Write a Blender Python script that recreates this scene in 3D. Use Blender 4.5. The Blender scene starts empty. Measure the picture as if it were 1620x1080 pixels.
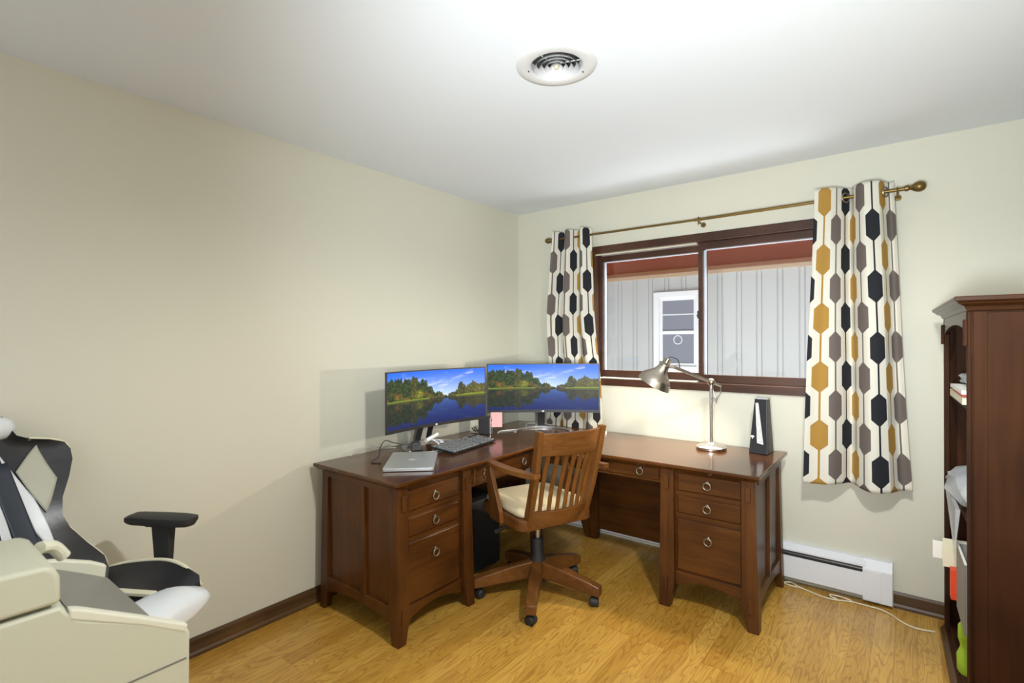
import bpy, bmesh, math, random
import numpy as np
from mathutils import Vector, Matrix
random.seed(7)
SC = bpy.context.scene
COL = SC.collection
PI = math.pi

# ---------------------------------------------------------------- camera
cam = bpy.data.cameras.new('camera')
cam.sensor_width = 36.0
cam.lens = 815.165 / 1620 * 36.0
cam.clip_start = 0.05
cam.dof.use_dof = True
cam.dof.focus_distance = 3.0
cam.dof.aperture_fstop = 4.5
co = bpy.data.objects.new('camera', cam)
COL.objects.link(co)
YAW, PIT, ROLL = 0.660367, -0.0012042, -0.0039504
_fw = Vector((-math.sin(YAW) * math.cos(PIT), math.cos(YAW) * math.cos(PIT), math.sin(PIT)))
_rt = Vector((math.cos(YAW), math.sin(YAW), 0))
_up = _rt.cross(_fw)
_c, _s = math.cos(ROLL), math.sin(ROLL)
_r2 = _rt * _c + _up * _s
_u2 = _up * _c - _rt * _s
_m = Matrix((( _r2.x, _u2.x, -_fw.x), (_r2.y, _u2.y, -_fw.y), (_r2.z, _u2.z, -_fw.z)))
co.matrix_world = Matrix.Translation((2.5573, -3.38127, 1.40851)) @ _m.to_4x4()
SC.camera = co

# ---------------------------------------------------------------- view, world, lights
SC.view_settings.view_transform = 'Standard'
SC.view_settings.look = 'None'
SC.view_settings.gamma = 1
SC.view_settings.use_curve_mapping = False
SC.view_settings.exposure = 0.12

w = bpy.data.worlds.new('daylight')
SC.world = w
w.use_nodes = True
w.node_tree.nodes['Background'].inputs[0].default_value = (0.86, 0.92, 1.0, 1)
w.node_tree.nodes['Background'].inputs[1].default_value = 0.55


def light(name, kind, loc, energy, color=(1, 1, 1), size=0.1, size_y=None, target=None):
    l = bpy.data.lights.new(name, kind)
    l.energy = energy
    l.color = color
    if kind == 'AREA':
        l.shape = 'RECTANGLE'
        l.size = size
        l.size_y = size_y or size
    else:
        l.shadow_soft_size = size
    o = bpy.data.objects.new(name, l)
    COL.objects.link(o)
    o.location = loc
    if target is not None:
        d = Vector(target) - Vector(loc)
        o.rotation_euler = d.to_track_quat('-Z', 'Y').to_euler()
    return o


CEIL = (2.5, -2.15, 2.30)
_cl = light('ceiling_downlight', 'SPOT', CEIL, 115, (0.97, 0.98, 0.96), 0.07, target=(2.35, -2.05, 0.0))
_cl.data.spot_size = math.radians(166)
_cl.data.spot_blend = 0.5
# added fill spot by the camera, brightens ceiling and far wall like bounced flash
_bf = light('bounce_fill', 'SPOT', (2.42, -3.30, 1.25), 265, (0.86, 0.94, 1.0), 0.15, target=(1.30, 0.0, 2.35))
_bf.data.spot_size = math.radians(100)
_bf.data.spot_blend = 1.0
# added soft fill behind the camera, where the room is left open
light('rear_fill', 'AREA', (1.7, -4.6, 1.6), 14, (0.96, 0.98, 1.0), 2.8, 2.0, (1.4, -1.0, 1.3))
# daylight in the gap between the two houses
light('side_yard_daylight', 'AREA', (1.2, 1.0, 4.4), 1950, (0.93, 0.96, 1.0), 7.0, 1.3, (1.2, 2.3, 0.0))

# ---------------------------------------------------------------- helpers: nodes
def new_mat(name):
    m = bpy.data.materials.new(name)
    m.use_nodes = True
    return m, m.node_tree.nodes, m.node_tree.links, m.node_tree.nodes['Principled BSDF']


def mat(name, col, rough=0.5, metal=0.0, noise=0.0, scale=20.0, bump=0.0, coat=0.0, alpha=1.0, trans=0.0):
    m, N, L, b = new_mat(name)
    b.inputs['Base Color'].default_value = (*col, 1)
    b.inputs['Roughness'].default_value = rough
    b.inputs['Metallic'].default_value = metal
    b.inputs['Coat Weight'].default_value = coat
    b.inputs['Coat Roughness'].default_value = 0.1
    b.inputs['Transmission Weight'].default_value = trans
    b.inputs['Alpha'].default_value = alpha
    tc = N.new('ShaderNodeTexCoord')
    nz = N.new('ShaderNodeTexNoise')
    nz.inputs['Scale'].default_value = scale
    nz.inputs['Detail'].default_value = 4
    L.new(tc.outputs['Object'], nz.inputs['Vector'])
    if noise > 0:
        mx = N.new('ShaderNodeMix')
        mx.data_type = 'RGBA'
        mx.inputs[6].default_value = (*[c * (1 - noise) for c in col], 1)
        mx.inputs[7].default_value = (*[min(1, c * (1 + noise)) for c in col], 1)
        L.new(nz.outputs['Fac'], mx.inputs[0])
        L.new(mx.outputs[2], b.inputs['Base Color'])
    if bump > 0:
        bp = N.new('ShaderNodeBump')
        bp.inputs['Strength'].default_value = bump
        bp.inputs['Distance'].default_value = 0.002
        L.new(nz.outputs['Fac'], bp.inputs['Height'])
        L.new(bp.outputs[0], b.inputs['Normal'])
    return m


def wood(name, dark, mid, axis='Z', rough=0.3, coat=0.3, freq=28.0, spec=0.28):
    """fine straight grain running along one object axis"""
    m, N, L, b = new_mat(name)
    tc = N.new('ShaderNodeTexCoord')
    mp = N.new('ShaderNodeMapping')
    sc = {'X': (1.6, freq, freq), 'Y': (freq, 1.6, freq), 'Z': (freq, freq, 1.6)}[axis]
    mp.inputs['Scale'].default_value = sc
    L.new(tc.outputs['Object'], mp.inputs['Vector'])
    n1 = N.new('ShaderNodeTexNoise')
    n1.inputs['Scale'].default_value = 1.0
    n1.inputs['Detail'].default_value = 6
    n1.inputs['Roughness'].default_value = 0.6
    n1.inputs['Distortion'].default_value = 0.8
    L.new(mp.outputs[0], n1.inputs['Vector'])
    n2 = N.new('ShaderNodeTexNoise')
    n2.inputs['Scale'].default_value = 3.0
    L.new(tc.outputs['Object'], n2.inputs['Vector'])
    ad = N.new('ShaderNodeMath')
    ad.operation = 'ADD'
    L.new(n1.outputs['Fac'], ad.inputs[0])
    L.new(n2.outputs['Fac'], ad.inputs[1])
    rp = N.new('ShaderNodeValToRGB')
    rp.color_ramp.elements[0].position = 0.40
    rp.color_ramp.elements[0].color = (*dark, 1)
    rp.color_ramp.elements[1].position = 0.62
    rp.color_ramp.elements[1].color = (*mid, 1)
    hf = N.new('ShaderNodeMath')
    hf.operation = 'MULTIPLY'
    hf.inputs[1].default_value = 0.5
    L.new(ad.outputs[0], hf.inputs[0])
    L.new(hf.outputs[0], rp.inputs[0])
    L.new(rp.outputs[0], b.inputs['Base Color'])
    b.inputs['Roughness'].default_value = rough
    b.inputs['Coat Weight'].default_value = coat
    b.inputs['Coat Roughness'].default_value = 0.18
    b.inputs['Specular IOR Level'].default_value = spec
    bp = N.new('ShaderNodeBump')
    bp.inputs['Strength'].default_value = 0.08
    bp.inputs['Distance'].default_value = 0.001
    L.new(n1.outputs['Fac'], bp.inputs['Height'])
    L.new(bp.outputs[0], b.inputs['Normal'])
    return m


def emis(name, col, strength):
    m, N, L, b = new_mat(name)
    b.inputs['Base Color'].default_value = (*col, 1)
    b.inputs['Emission Color'].default_value = (*col, 1)
    b.inputs['Emission Strength'].default_value = strength
    return m


# ---------------------------------------------------------------- helpers: mesh
def prim(f):
    """shape builders return a bmesh"""
    return f


def box(bm, x0, x1, y0, y1, z0, z1, t=None):
    """box; t=(dx0,dx1,dy0,dy1) moves the bottom edges outward by these amounts"""
    t = t or (0, 0, 0, 0)
    v = [bm.verts.new(p) for p in (
        (x0 + t[0], y0 + t[2], z0), (x1 + t[1], y0 + t[2], z0), (x1 + t[1], y1 + t[3], z0), (x0 + t[0], y1 + t[3], z0),
        (x0, y0, z1), (x1, y0, z1), (x1, y1, z1), (x0, y1, z1))]
    for f in ((3, 2, 1, 0), (4, 5, 6, 7), (0, 1, 5, 4), (1, 2, 6, 5), (2, 3, 7, 6), (3, 0, 4, 7)):
        bm.faces.new([v[i] for i in f])
    return v


def hexa(bm, pts):
    """eight corner points, bottom four then top four"""
    v = [bm.verts.new(p) for p in pts]
    for f in ((3, 2, 1, 0), (4, 5, 6, 7), (0, 1, 5, 4), (1, 2, 6, 5), (2, 3, 7, 6), (3, 0, 4, 7)):
        bm.faces.new([v[i] for i in f])


def prism(bm, pts, a, b, axis='y'):
    """2-D polygon extruded along an axis. axis y: pts are (x,z); x: (y,z); z: (x,y)"""
    def P(p, k):
        return {'y': (p[0], k, p[1]), 'x': (k, p[0], p[1]), 'z': (p[0], p[1], k)}[axis]
    A = [bm.verts.new(P(p, a)) for p in pts]
    B = [bm.verts.new(P(p, b)) for p in pts]
    n = len(pts)
    bm.faces.new(A)
    bm.faces.new(B[::-1])
    for i in range(n):
        bm.faces.new((A[i], B[i], B[(i + 1) % n], A[(i + 1) % n]))


def loft(bm, rings, closed=True, cap=True):
    R = [[bm.verts.new(p) for p in r] for r in rings]
    for a, b in zip(R, R[1:]):
        n = len(a)
        for i in range(n if closed else n - 1):
            j = (i + 1) % n
            bm.faces.new((a[i], a[j], b[j], b[i]))
    if cap and closed:
        bm.faces.new(R[0][::-1])
        bm.faces.new(R[-1])


def smooth_path(pts, n=8):
    P = [Vector(p) for p in pts]
    if len(P) < 3:
        return P
    out = []
    for i in range(len(P) - 1):
        p0 = P[max(i - 1, 0)]; p1 = P[i]; p2 = P[i + 1]; p3 = P[min(i + 2, len(P) - 1)]
        for k in range(n):
            t = k / n
            out.append(0.5 * ((2 * p1) + (p2 - p0) * t + (2 * p0 - 5 * p1 + 4 * p2 - p3) * t * t + (-p0 + 3 * p1 - 3 * p2 + p3) * t ** 3))
    out.append(P[-1])
    return out


def tube(bm, pts, r, seg=12, smooth=0):
    P = smooth_path(pts, smooth) if smooth else [Vector(p) for p in pts]
    rad = r if isinstance(r, (list, tuple)) else [r] * len(P)
    up = Vector((0, 0, 1))
    rings = []
    prev = None
    for i, p in enumerate(P):
        d = (P[min(i + 1, len(P) - 1)] - P[max(i - 1, 0)]).normalized()
        if prev is None:
            a = d.cross(up)
            if a.length < 1e-3:
                a = d.cross(Vector((1, 0, 0)))
            a.normalize()
        else:
            a = (prev - d * prev.dot(d)).normalized()
        prev = a
        b = d.cross(a)
        rings.append([p + (a * math.cos(2 * PI * k / seg) + b * math.sin(2 * PI * k / seg)) * rad[i] for k in range(seg)])
    loft(bm, rings)


def lathe(bm, prof, origin=(0, 0, 0), axis=(0, 0, 1), seg=40, cap=False):
    """profile of (radius, height) turned round an axis"""
    ax = Vector(axis).normalized()
    a = ax.cross(Vector((0, 1, 0)) if abs(ax.y) < 0.9 else Vector((1, 0, 0))).normalized()
    b = ax.cross(a)
    o = Vector(origin)
    rings = []
    for r, h in prof:
        r = max(r, 1e-4)
        rings.append([o + ax * h + (a * math.cos(2 * PI * k / seg) + b * math.sin(2 * PI * k / seg)) * r for k in range(seg)])
    loft(bm, rings, cap=cap)


def torus(bm, c, axis, R, r, seg=28, s2=8):
    ax = Vector(axis).normalized()
    a = ax.cross(Vector((0, 0, 1)) if abs(ax.z) < 0.9 else Vector((1, 0, 0))).normalized()
    b = ax.cross(a)
    c = Vector(c)
    rings = []
    for k in range(seg):
        d = a * math.cos(2 * PI * k / seg) + b * math.sin(2 * PI * k / seg)
        rings.append([c + d * (R + r * math.cos(2 * PI * j / s2)) + ax * r * math.sin(2 * PI * j / s2) for j in range(s2)])
    rings.append(rings[0])
    R_ = [[bm.verts.new(p) for p in q] for q in rings[:-1]]
    n = len(R_)
    for i in range(n):
        for j in range(s2):
            bm.faces.new((R_[i][j], R_[(i + 1) % n][j], R_[(i + 1) % n][(j + 1) % s2], R_[i][(j + 1) % s2]))


def obj(name, bm, m, parent=None, bevel=0.0, smooth=False, sub=0, seg=2, angle=30):
    bmesh.ops.recalc_face_normals(bm, faces=bm.faces)
    me = bpy.data.meshes.new(name)
    bm.to_mesh(me)
    bm.free()
    o = bpy.data.objects.new(name, me)
    COL.objects.link(o)
    for mm in (m if isinstance(m, (list, tuple)) else [m]):
        me.materials.append(mm)
    if parent is not None:
        o.parent = parent
    if smooth or bevel:
        me.polygons.foreach_set('use_smooth', [True] * len(me.polygons))
        me.set_sharp_from_angle(angle=math.radians(angle)) if not bevel else me.set_sharp_from_angle(angle=math.radians(50))
    if bevel:
        b = o.modifiers.new('bevel', 'BEVEL')
        b.width = bevel
        b.segments = seg
        b.limit_method = 'ANGLE'
        b.angle_limit = math.radians(35)
        b.harden_normals = False
        me.polygons.foreach_set('use_smooth', [False] * len(me.polygons))
        if seg > 2:
            me.polygons.foreach_set('use_smooth', [True] * len(me.polygons))
    if sub:
        s = o.modifiers.new('subdivision', 'SUBSURF')
        s.levels = sub
        s.render_levels = sub
    return o


def B():
    return bmesh.new()


def thing(name, label, cat, loc=(0, 0, 0), rz=0.0, group=None):
    o = bpy.data.objects.new(name, None)
    o.empty_display_size = 0.1
    COL.objects.link(o)
    o.location = loc
    o.rotation_euler = (0, 0, rz)
    o['label'] = label
    o['category'] = cat
    if group:
        o['group'] = group
    return o


def tag(o, label, cat, group=None):
    o['label'] = label
    o['category'] = cat
    if group:
        o['group'] = group
    return o


def struct(o):
    o['kind'] = 'structure'
    return o


def bx(name, dims, m, parent=None, bevel=0.0, t=None):
    bm = B()
    box(bm, *dims, t=t)
    return obj(name, bm, m, parent, bevel)


def copy_part(o, parent):
    c = o.copy()
    COL.objects.link(c)
    c.parent = parent
    return c


# ---------------------------------------------------------------- materials
def wall_mat(name, col, bump=0.15):
    m, N, L, b = new_mat(name)
    b.inputs['Base Color'].default_value = (*col, 1)
    b.inputs['Roughness'].default_value = 0.75
    tc = N.new('ShaderNodeTexCoord')
    nz = N.new('ShaderNodeTexNoise')
    nz.inputs['Scale'].default_value = 140
    nz.inputs['Detail'].default_value = 3
    L.new(tc.outputs['Object'], nz.inputs['Vector'])
    bp = N.new('ShaderNodeBump')
    bp.inputs['Strength'].default_value = bump
    bp.inputs['Distance'].default_value = 0.0015
    L.new(nz.outputs['Fac'], bp.inputs['Height'])
    L.new(bp.outputs[0], b.inputs['Normal'])
    return m


M_WALL = wall_mat('cream_wall_paint', (0.64, 0.622, 0.515))
M_CEIL = wall_mat('white_ceiling_paint', (0.76, 0.80, 0.84), 0.1)
M_TRIM = wood('dark_trim_wood', (0.045, 0.018, 0.010), (0.085, 0.036, 0.020), 'X', 0.35, 0.2)
M_BASE_X = wood('baseboard_wood_x', (0.055, 0.026, 0.009), (0.12, 0.062, 0.022), 'X', 0.4, 0.2)
M_BASE_Y = wood('baseboard_wood_y', (0.055, 0.026, 0.009), (0.12, 0.062, 0.022), 'Y', 0.4, 0.2)
CH_D, CH_M = (0.050, 0.016, 0.0035), (0.108, 0.037, 0.007)
M_DX = wood('cherry_wood_x', CH_D, CH_M, 'X', 0.32, 0.15)
M_DY = wood('cherry_wood_y', CH_D, CH_M, 'Y', 0.32, 0.15)
M_DZ = wood('cherry_wood_z', CH_D, CH_M, 'Z', 0.38, 0.10)
M_TOPX = wood('desktop_wood_x', CH_D, CH_M, 'X', 0.17, 0.0, spec=0.55)
M_TOPY = wood('desktop_wood_y', CH_D, CH_M, 'Y', 0.17, 0.0, spec=0.55)
M_CHX = wood('chair_wood_x', (0.10, 0.036, 0.008), (0.19, 0.074, 0.017), 'X', 0.36, 0.12)
M_CHY = wood('chair_wood_y', (0.10, 0.036, 0.008), (0.19, 0.074, 0.017), 'Y', 0.36, 0.12)
M_CHZ = wood('chair_wood_z', (0.10, 0.036, 0.008), (0.19, 0.074, 0.017), 'Z', 0.36, 0.12)
M_BK = wood('bookcase_wood', (0.030, 0.010, 0.003), (0.050, 0.017, 0.005), 'Z', 0.60, 0.0, spec=0.12)
M_BKY = wood('bookcase_wood_y', (0.030, 0.010, 0.003), (0.050, 0.017, 0.005), 'Y', 0.36, 0.2)
M_BLACK = mat('black_plastic', (0.012, 0.012, 0.014), 0.4)
M_BLACKR = mat('matte_black_rubber', (0.02, 0.02, 0.021), 0.6)
M_DGREY = mat('dark_grey_metal', (0.05, 0.05, 0.055), 0.4, 0.3)
M_SILVER = mat('silver_metal', (0.55, 0.55, 0.56), 0.28, 0.9)
M_NICKEL = mat('brushed_nickel', (0.52, 0.47, 0.40), 0.27, 1.0, bump=0.1, scale=80)
M_PEWTER = mat('aged_pewter', (0.30, 0.26, 0.20), 0.38, 0.9)
M_BRASS = mat('antique_brass', (0.20, 0.135, 0.045), 0.42, 0.9, noise=0.25, scale=60, bump=0.3)
M_WHITE = mat('white_enamel', (0.78, 0.80, 0.83), 0.35)
M_VENT = mat('white_vent_enamel', (0.66, 0.66, 0.655), 0.5)
M_VDARK = mat('vent_duct_shadow_grey', (0.07, 0.07, 0.07), 0.7)
M_WPLAS = mat('white_plastic', (0.75, 0.75, 0.73), 0.4)
M_CORD = mat('ivory_cord', (0.72, 0.66, 0.48), 0.5)
M_CUSH = mat('beige_suede', (0.62, 0.52, 0.33), 0.85, noise=0.08, scale=9, bump=0.25)
M_BEIGE = mat('warm_beige_plastic', (0.50, 0.50, 0.39), 0.45)
M_BEIGEL = mat('light_beige_plastic', (0.64, 0.63, 0.52), 0.4)
M_SMOKE = mat('smoked_grey_plastic', (0.14, 0.14, 0.13), 0.3)
M_LEATH = mat('black_leatherette', (0.016, 0.016, 0.020), 0.34, bump=0.2, scale=60)
M_LEATHN = mat('navy_black_leatherette', (0.022, 0.030, 0.045), 0.5)
M_LEATHW = mat('white_leatherette', (0.72, 0.75, 0.79), 0.35)
M_LEATHG = mat('pale_grey_leatherette', (0.42, 0.42, 0.34), 0.5)
M_PIPE = mat('cream_piping', (0.74, 0.70, 0.52), 0.5)
M_PINK = mat('pink_paper', (0.86, 0.42, 0.42), 0.8)
M_PAPER = mat('white_paper', (0.80, 0.79, 0.72), 0.7)
M_PAPERC = mat('cream_paper', (0.72, 0.68, 0.50), 0.7)
M_RED = mat('orange_red_card', (0.75, 0.06, 0.012), 0.5)
M_LIME = mat('lime_green_plastic', (0.33, 0.52, 0.035), 0.5)
M_GREYB = mat('grey_fibreboard', (0.30, 0.28, 0.24), 0.6, noise=0.1, scale=30)
M_BAG = mat('clear_plastic_bag', (0.80, 0.83, 0.86), 0.25, alpha=0.45)
M_SIDING = mat('pale_grey_siding', (0.43, 0.44, 0.445), 0.6, noise=0.03, scale=6)
M_EAVE = mat('rust_red_soffit_paint', (0.115, 0.018, 0.004), 0.6, noise=0.12, scale=8)
M_EAVE.node_tree.nodes['Principled BSDF'].inputs['Specular IOR Level'].default_value = 0.05
M_FRIEZE = mat('tan_frieze_board', (0.22, 0.085, 0.035), 0.6, noise=0.1, scale=10)
M_OWIN = mat('white_vinyl_window', (0.72, 0.73, 0.77), 0.4)
M_OGLASS = mat('grey_window_pane', (0.20, 0.21, 0.26), 0.12, coat=0.3)
M_LAPTOP = mat('silver_laptop_shell', (0.58, 0.59, 0.57), 0.38, 0.55)
M_PALEW = mat('daylit_edge_and_sticker_white', (0.72, 0.76, 0.84), 0.5)  # daylight on the sash edges painted as bluish white; also colours the sticker


def glass_mat():
    m, N, L, b = new_mat('clear_window_glass')
    out = N['Material Output']
    g = N.new('ShaderNodeBsdfGlossy')
    g.inputs['Roughness'].default_value = 0.02
    t = N.new('ShaderNodeBsdfTransparent')
    t.inputs[0].default_value = (0.97, 0.98, 0.98, 1)
    mx = N.new('ShaderNodeMixShader')
    mx.inputs[0].default_value = 0.035
    L.new(t.outputs[0], mx.inputs[1])
    L.new(g.outputs[0], mx.inputs[2])
    L.new(mx.outputs[0], out.inputs[0])
    return m


M_GLASS = glass_mat()


def floor_mat():
    m, N, L, b = new_mat('honey_oak_floor')
    tc = N.new('ShaderNodeTexCoord')
    mp = N.new('ShaderNodeMapping')
    mp.inputs['Rotation'].default_value = (0, 0, PI / 2)
    L.new(tc.outputs['Object'], mp.inputs['Vector'])
    br = N.new('ShaderNodeTexBrick')
    br.offset = 0.37
    br.offset_frequency = 3
    br.inputs['Color1'].default_value = (0, 0, 0, 1)
    br.inputs['Color2'].default_value = (1, 1, 1, 1)
    br.inputs['Mortar'].default_value = (0.5, 0.5, 0.5, 1)
    br.inputs['Scale'].default_value = 1.0
    br.inputs['Mortar Size'].default_value = 0.0007
    br.inputs['Mortar Smooth'].default_value = 0.3
    br.inputs['Brick Width'].default_value = 1.1
    br.inputs['Row Height'].default_value = 0.083
    L.new(mp.outputs[0], br.inputs['Vector'])
    # per-plank shift of the grain
    sep = N.new('ShaderNodeSeparateColor')
    L.new(br.outputs['Color'], sep.inputs[0])
    cmb = N.new('ShaderNodeCombineXYZ')
    sh = N.new('ShaderNodeMath')
    sh.operation = 'MULTIPLY'
    sh.inputs[1].default_value = 9.0
    L.new(sep.outputs[0], sh.inputs[0])
    L.new(sh.outputs[0], cmb.inputs[0])
    L.new(sh.outputs[0], cmb.inputs[1])
    av = N.new('ShaderNodeVectorMath')
    av.operation = 'ADD'
    L.new(tc.outputs['Object'], av.inputs[0])
    L.new(cmb.outputs[0], av.inputs[1])
    m2 = N.new('ShaderNodeMapping')
    m2.inputs['Scale'].default_value = (7.5, 1.35, 1)
    L.new(av.outputs[0], m2.inputs['Vector'])
    n1 = N.new('ShaderNodeTexNoise')
    n1.inputs['Scale'].default_value = 1.6
    n1.inputs['Detail'].default_value = 2.5
    n1.inputs['Distortion'].default_value = 0.5
    L.new(m2.outputs[0], n1.inputs['Vector'])
    k = N.new('ShaderNodeMath')
    k.operation = 'MULTIPLY'
    k.inputs[1].default_value = 75.0
    L.new(n1.outputs['Fac'], k.inputs[0])
    sn = N.new('ShaderNodeMath')
    sn.operation = 'SINE'
    L.new(k.outputs[0], sn.inputs[0])
    r1 = N.new('ShaderNodeValToRGB')     # cathedral lines
    r1.color_ramp.elements[0].position = 0.35
    r1.color_ramp.elements[0].color = (1, 1, 1, 1)
    r1.color_ramp.elements[1].position = 1.0
    r1.color_ramp.elements[1].color = (0.70, 0.60, 0.46, 1)
    L.new(sn.outputs[0], r1.inputs[0])
    # fine pores
    m3 = N.new('ShaderNodeMapping')
    m3.inputs['Scale'].default_value = (160, 6, 1)
    L.new(av.outputs[0], m3.inputs['Vector'])
    n3 = N.new('ShaderNodeTexNoise')
    n3.inputs['Scale'].default_value = 1.0
    n3.inputs['Detail'].default_value = 3
    L.new(m3.outputs[0], n3.inputs['Vector'])
    r3 = N.new('ShaderNodeValToRGB')
    r3.color_ramp.elements[0].position = 0.35
    r3.color_ramp.elements[0].color = (0.80, 0.74, 0.66, 1)
    r3.color_ramp.elements[1].position = 0.6
    r3.color_ramp.elements[1].color = (1, 1, 1, 1)
    L.new(n3.outputs['Fac'], r3.inputs[0])
    base = N.new('ShaderNodeValToRGB')
    base.color_ramp.elements[0].color = (0.50, 0.265, 0.040, 1)
    base.color_ramp.elements[1].color = (0.66, 0.390, 0.080, 1)
    L.new(sep.outputs[0], base.inputs[0])
    a = N.new('ShaderNodeMix')
    a.data_type = 'RGBA'
    a.blend_type = 'MULTIPLY'
    a.inputs[0].default_value = 0.75
    L.new(base.outputs[0], a.inputs[6])
    L.new(r1.outputs[0], a.inputs[7])
    c = N.new('ShaderNodeMix')
    c.data_type = 'RGBA'
    c.blend_type = 'MULTIPLY'
    c.inputs[0].default_value = 0.8
    L.new(a.outputs[2], c.inputs[6])
    L.new(r3.outputs[0], c.inputs[7])
    d = N.new('ShaderNodeMix')
    d.data_type = 'RGBA'
    d.blend_type = 'MIX'
    L.new(br.outputs['Fac'], d.inputs[0])
    L.new(c.outputs[2], d.inputs[6])
    d.inputs[7].default_value = (0.22, 0.10, 0.02, 1)
    L.new(d.outputs[2], b.inputs['Base Color'])
    b.inputs['Roughness'].default_value = 0.34
    b.inputs['Coat Weight'].default_value = 0.25
    b.inputs['Coat Roughness'].default_value = 0.22
    return m


M_FLOOR = floor_mat()


def curtain_mat():
    """elongated hexagons strung on lines in grey, black and mustard; UV is in metres of cloth"""
    m, N, L, b = new_mat('hexagon_print_cotton')
    uv = N.new('ShaderNodeUVMap')
    uv.uv_map = 'cloth'
    sp = N.new('ShaderNodeSeparateXYZ')
    L.new(uv.outputs[0], sp.inputs[0])

    def mt(op, a, bb=None, c=None):
        n = N.new('ShaderNodeMath')
        n.operation = op
        for i, v in enumerate((a, bb, c)):
            if v is None:
                continue
            if isinstance(v, (int, float)):
                n.inputs[i].default_value = v
            else:
                L.new(v, n.inputs[i])
        return n.outputs[0]
    PX, PY = 0.059, 0.315
    u = mt('DIVIDE', sp.outputs[0], PX)
    idx = mt('FLOOR', u)
    fu = mt('ABSOLUTE', mt('SUBTRACT', mt('SUBTRACT', u, idx), 0.5))
    odd = mt('FLOORED_MODULO', idx, 2.0)
    v = mt('ADD', mt('DIVIDE', sp.outputs[1], PY), mt('MULTIPLY', odd, 0.5))
    fv = mt('ABSOLUTE', mt('SUBTRACT', mt('FRACT', v), 0.5))
    # half width: flat sides, shoulders, then a thin line
    wd = mt('MINIMUM', mt('MAXIMUM', mt('MULTIPLY', mt('SUBTRACT', 0.275, fv), 4.4), 0.060), 0.485)
    mask = mt('LESS_THAN', fu, wd)
    # thin line is thinner than the hexagon cut-off
    ci = mt('FLOORED_MODULO', idx, 3.0)
    r = N.new('ShaderNodeValToRGB')
    r.color_ramp.interpolation = 'CONSTANT'
    r.color_ramp.elements[0].position = 0.0
    r.color_ramp.elements[0].color = (0.155, 0.125, 0.110, 1)
    r.color_ramp.elements[1].position = 0.3
    r.color_ramp.elements[1].color = (0.012, 0.013, 0.018, 1)
    e = r.color_ramp.elements.new(0.6)
    e.color = (0.43, 0.24, 0.045, 1)
    L.new(mt('DIVIDE', mt('ADD', ci, 0.3), 3.0), r.inputs[0])
    mx = N.new('ShaderNodeMix')
    mx.data_type = 'RGBA'
    mx.inputs[6].default_value = (0.76, 0.73, 0.63, 1)
    L.new(mask, mx.inputs[0])
    L.new(r.outputs[0], mx.inputs[7])
    L.new(mx.outputs[2], b.inputs['Base Color'])
    b.inputs['Roughness'].default_value = 0.85
    # a little daylight comes through the cloth
    out = N['Material Output']
    tr = N.new('ShaderNodeBsdfTranslucent')
    L.new(mx.outputs[2], tr.inputs[0])
    ms = N.new('ShaderNodeMixShader')
    ms.inputs[0].default_value = 0.15
    L.new(b.outputs[0], ms.inputs[1])
    L.new(tr.outputs[0], ms.inputs[2])
    L.new(ms.outputs[0], out.inputs[0])
    return m


M_CURT = curtain_mat()

# ================================================================ THE SETTING
RX, RY, RZ = 3.15, -4.3, 2.44
WX0, WX1, WZ0, WZ1 = 0.70, 2.25, 1.125, 2.055      # window hole
bm = B()
box(bm, -0.15, RX + 0.15, RY, 0.25, -0.1, 0.0)
fl = obj('floor', bm, M_FLOOR)
struct(fl)
bm = B()
# ceiling with a round hole for the air diffuser
VC = (1.505, -1.748)
seg = 40
n = seg
outer = [(-0.15, RY), (RX + 0.15, RY), (RX + 0.15, 0.15), (-0.15, 0.15)]
bmc = B()
ov = [bmc.verts.new((x, y, RZ)) for x, y in outer]
iv = [bmc.verts.new((VC[0] + 0.095 * math.cos(2 * PI * k / seg), VC[1] + 0.095 * math.sin(2 * PI * k / seg), RZ)) for k in range(seg)]
edges = [bmc.edges.new((ov[i], ov[(i + 1) % 4])) for i in range(4)] + [bmc.edges.new((iv[i], iv[(i + 1) % seg])) for i in range(seg)]
bmesh.ops.triangle_fill(bmc, edges=edges, use_beauty=True)
bad = [f for f in bmc.faces if math.hypot(f.calc_center_median().x - VC[0], f.calc_center_median().y - VC[1]) < 0.09]
bmesh.ops.delete(bmc, geom=bad, context='FACES_ONLY')
ex = bmesh.ops.extrude_face_region(bmc, geom=list(bmc.faces))
bmesh.ops.translate(bmc, vec=(0, 0, 0.12), verts=[g for g in ex['geom'] if isinstance(g, bmesh.types.BMVert)])
bm.free()
struct(obj('ceiling', bmc, M_CEIL))

struct(bx('wall_left', (-0.15, 0.0, RY, 0.15, 0.0, RZ), M_WALL))
struct(bx('wall_right', (RX, RX + 0.15, RY, 0.15, 0.0, RZ), M_WALL))
bm = B()
box(bm, 0.0, WX0, 0, 0.15, 0, RZ)
box(bm, WX1, RX, 0, 0.15, 0, RZ)
box(bm, WX0, WX1, 0, 0.15, 0, WZ0)
box(bm, WX0, WX1, 0, 0.15, WZ1, RZ)
struct(obj('wall_back', bm, M_WALL))

# baseboards with a rounded shoe
bm = B()
prism(bm, [(0, 0), (0.020, 0), (0.019, 0.012), (0.013, 0.022), (0.011, 0.070), (0.006, 0.082), (0, 0.082)], RY, 0.0, 'y')
struct(obj('baseboard_left', bm, M_BASE_Y))
bm = B()
prism(bm, [(0, 0), (-0.020, 0), (-0.019, 0.012), (-0.013, 0.022), (-0.011, 0.070), (-0.006, 0.082), (0, 0.082)], 2.476, RX, 'x')
struct(obj('baseboard_back', bm, M_BASE_X))

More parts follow.
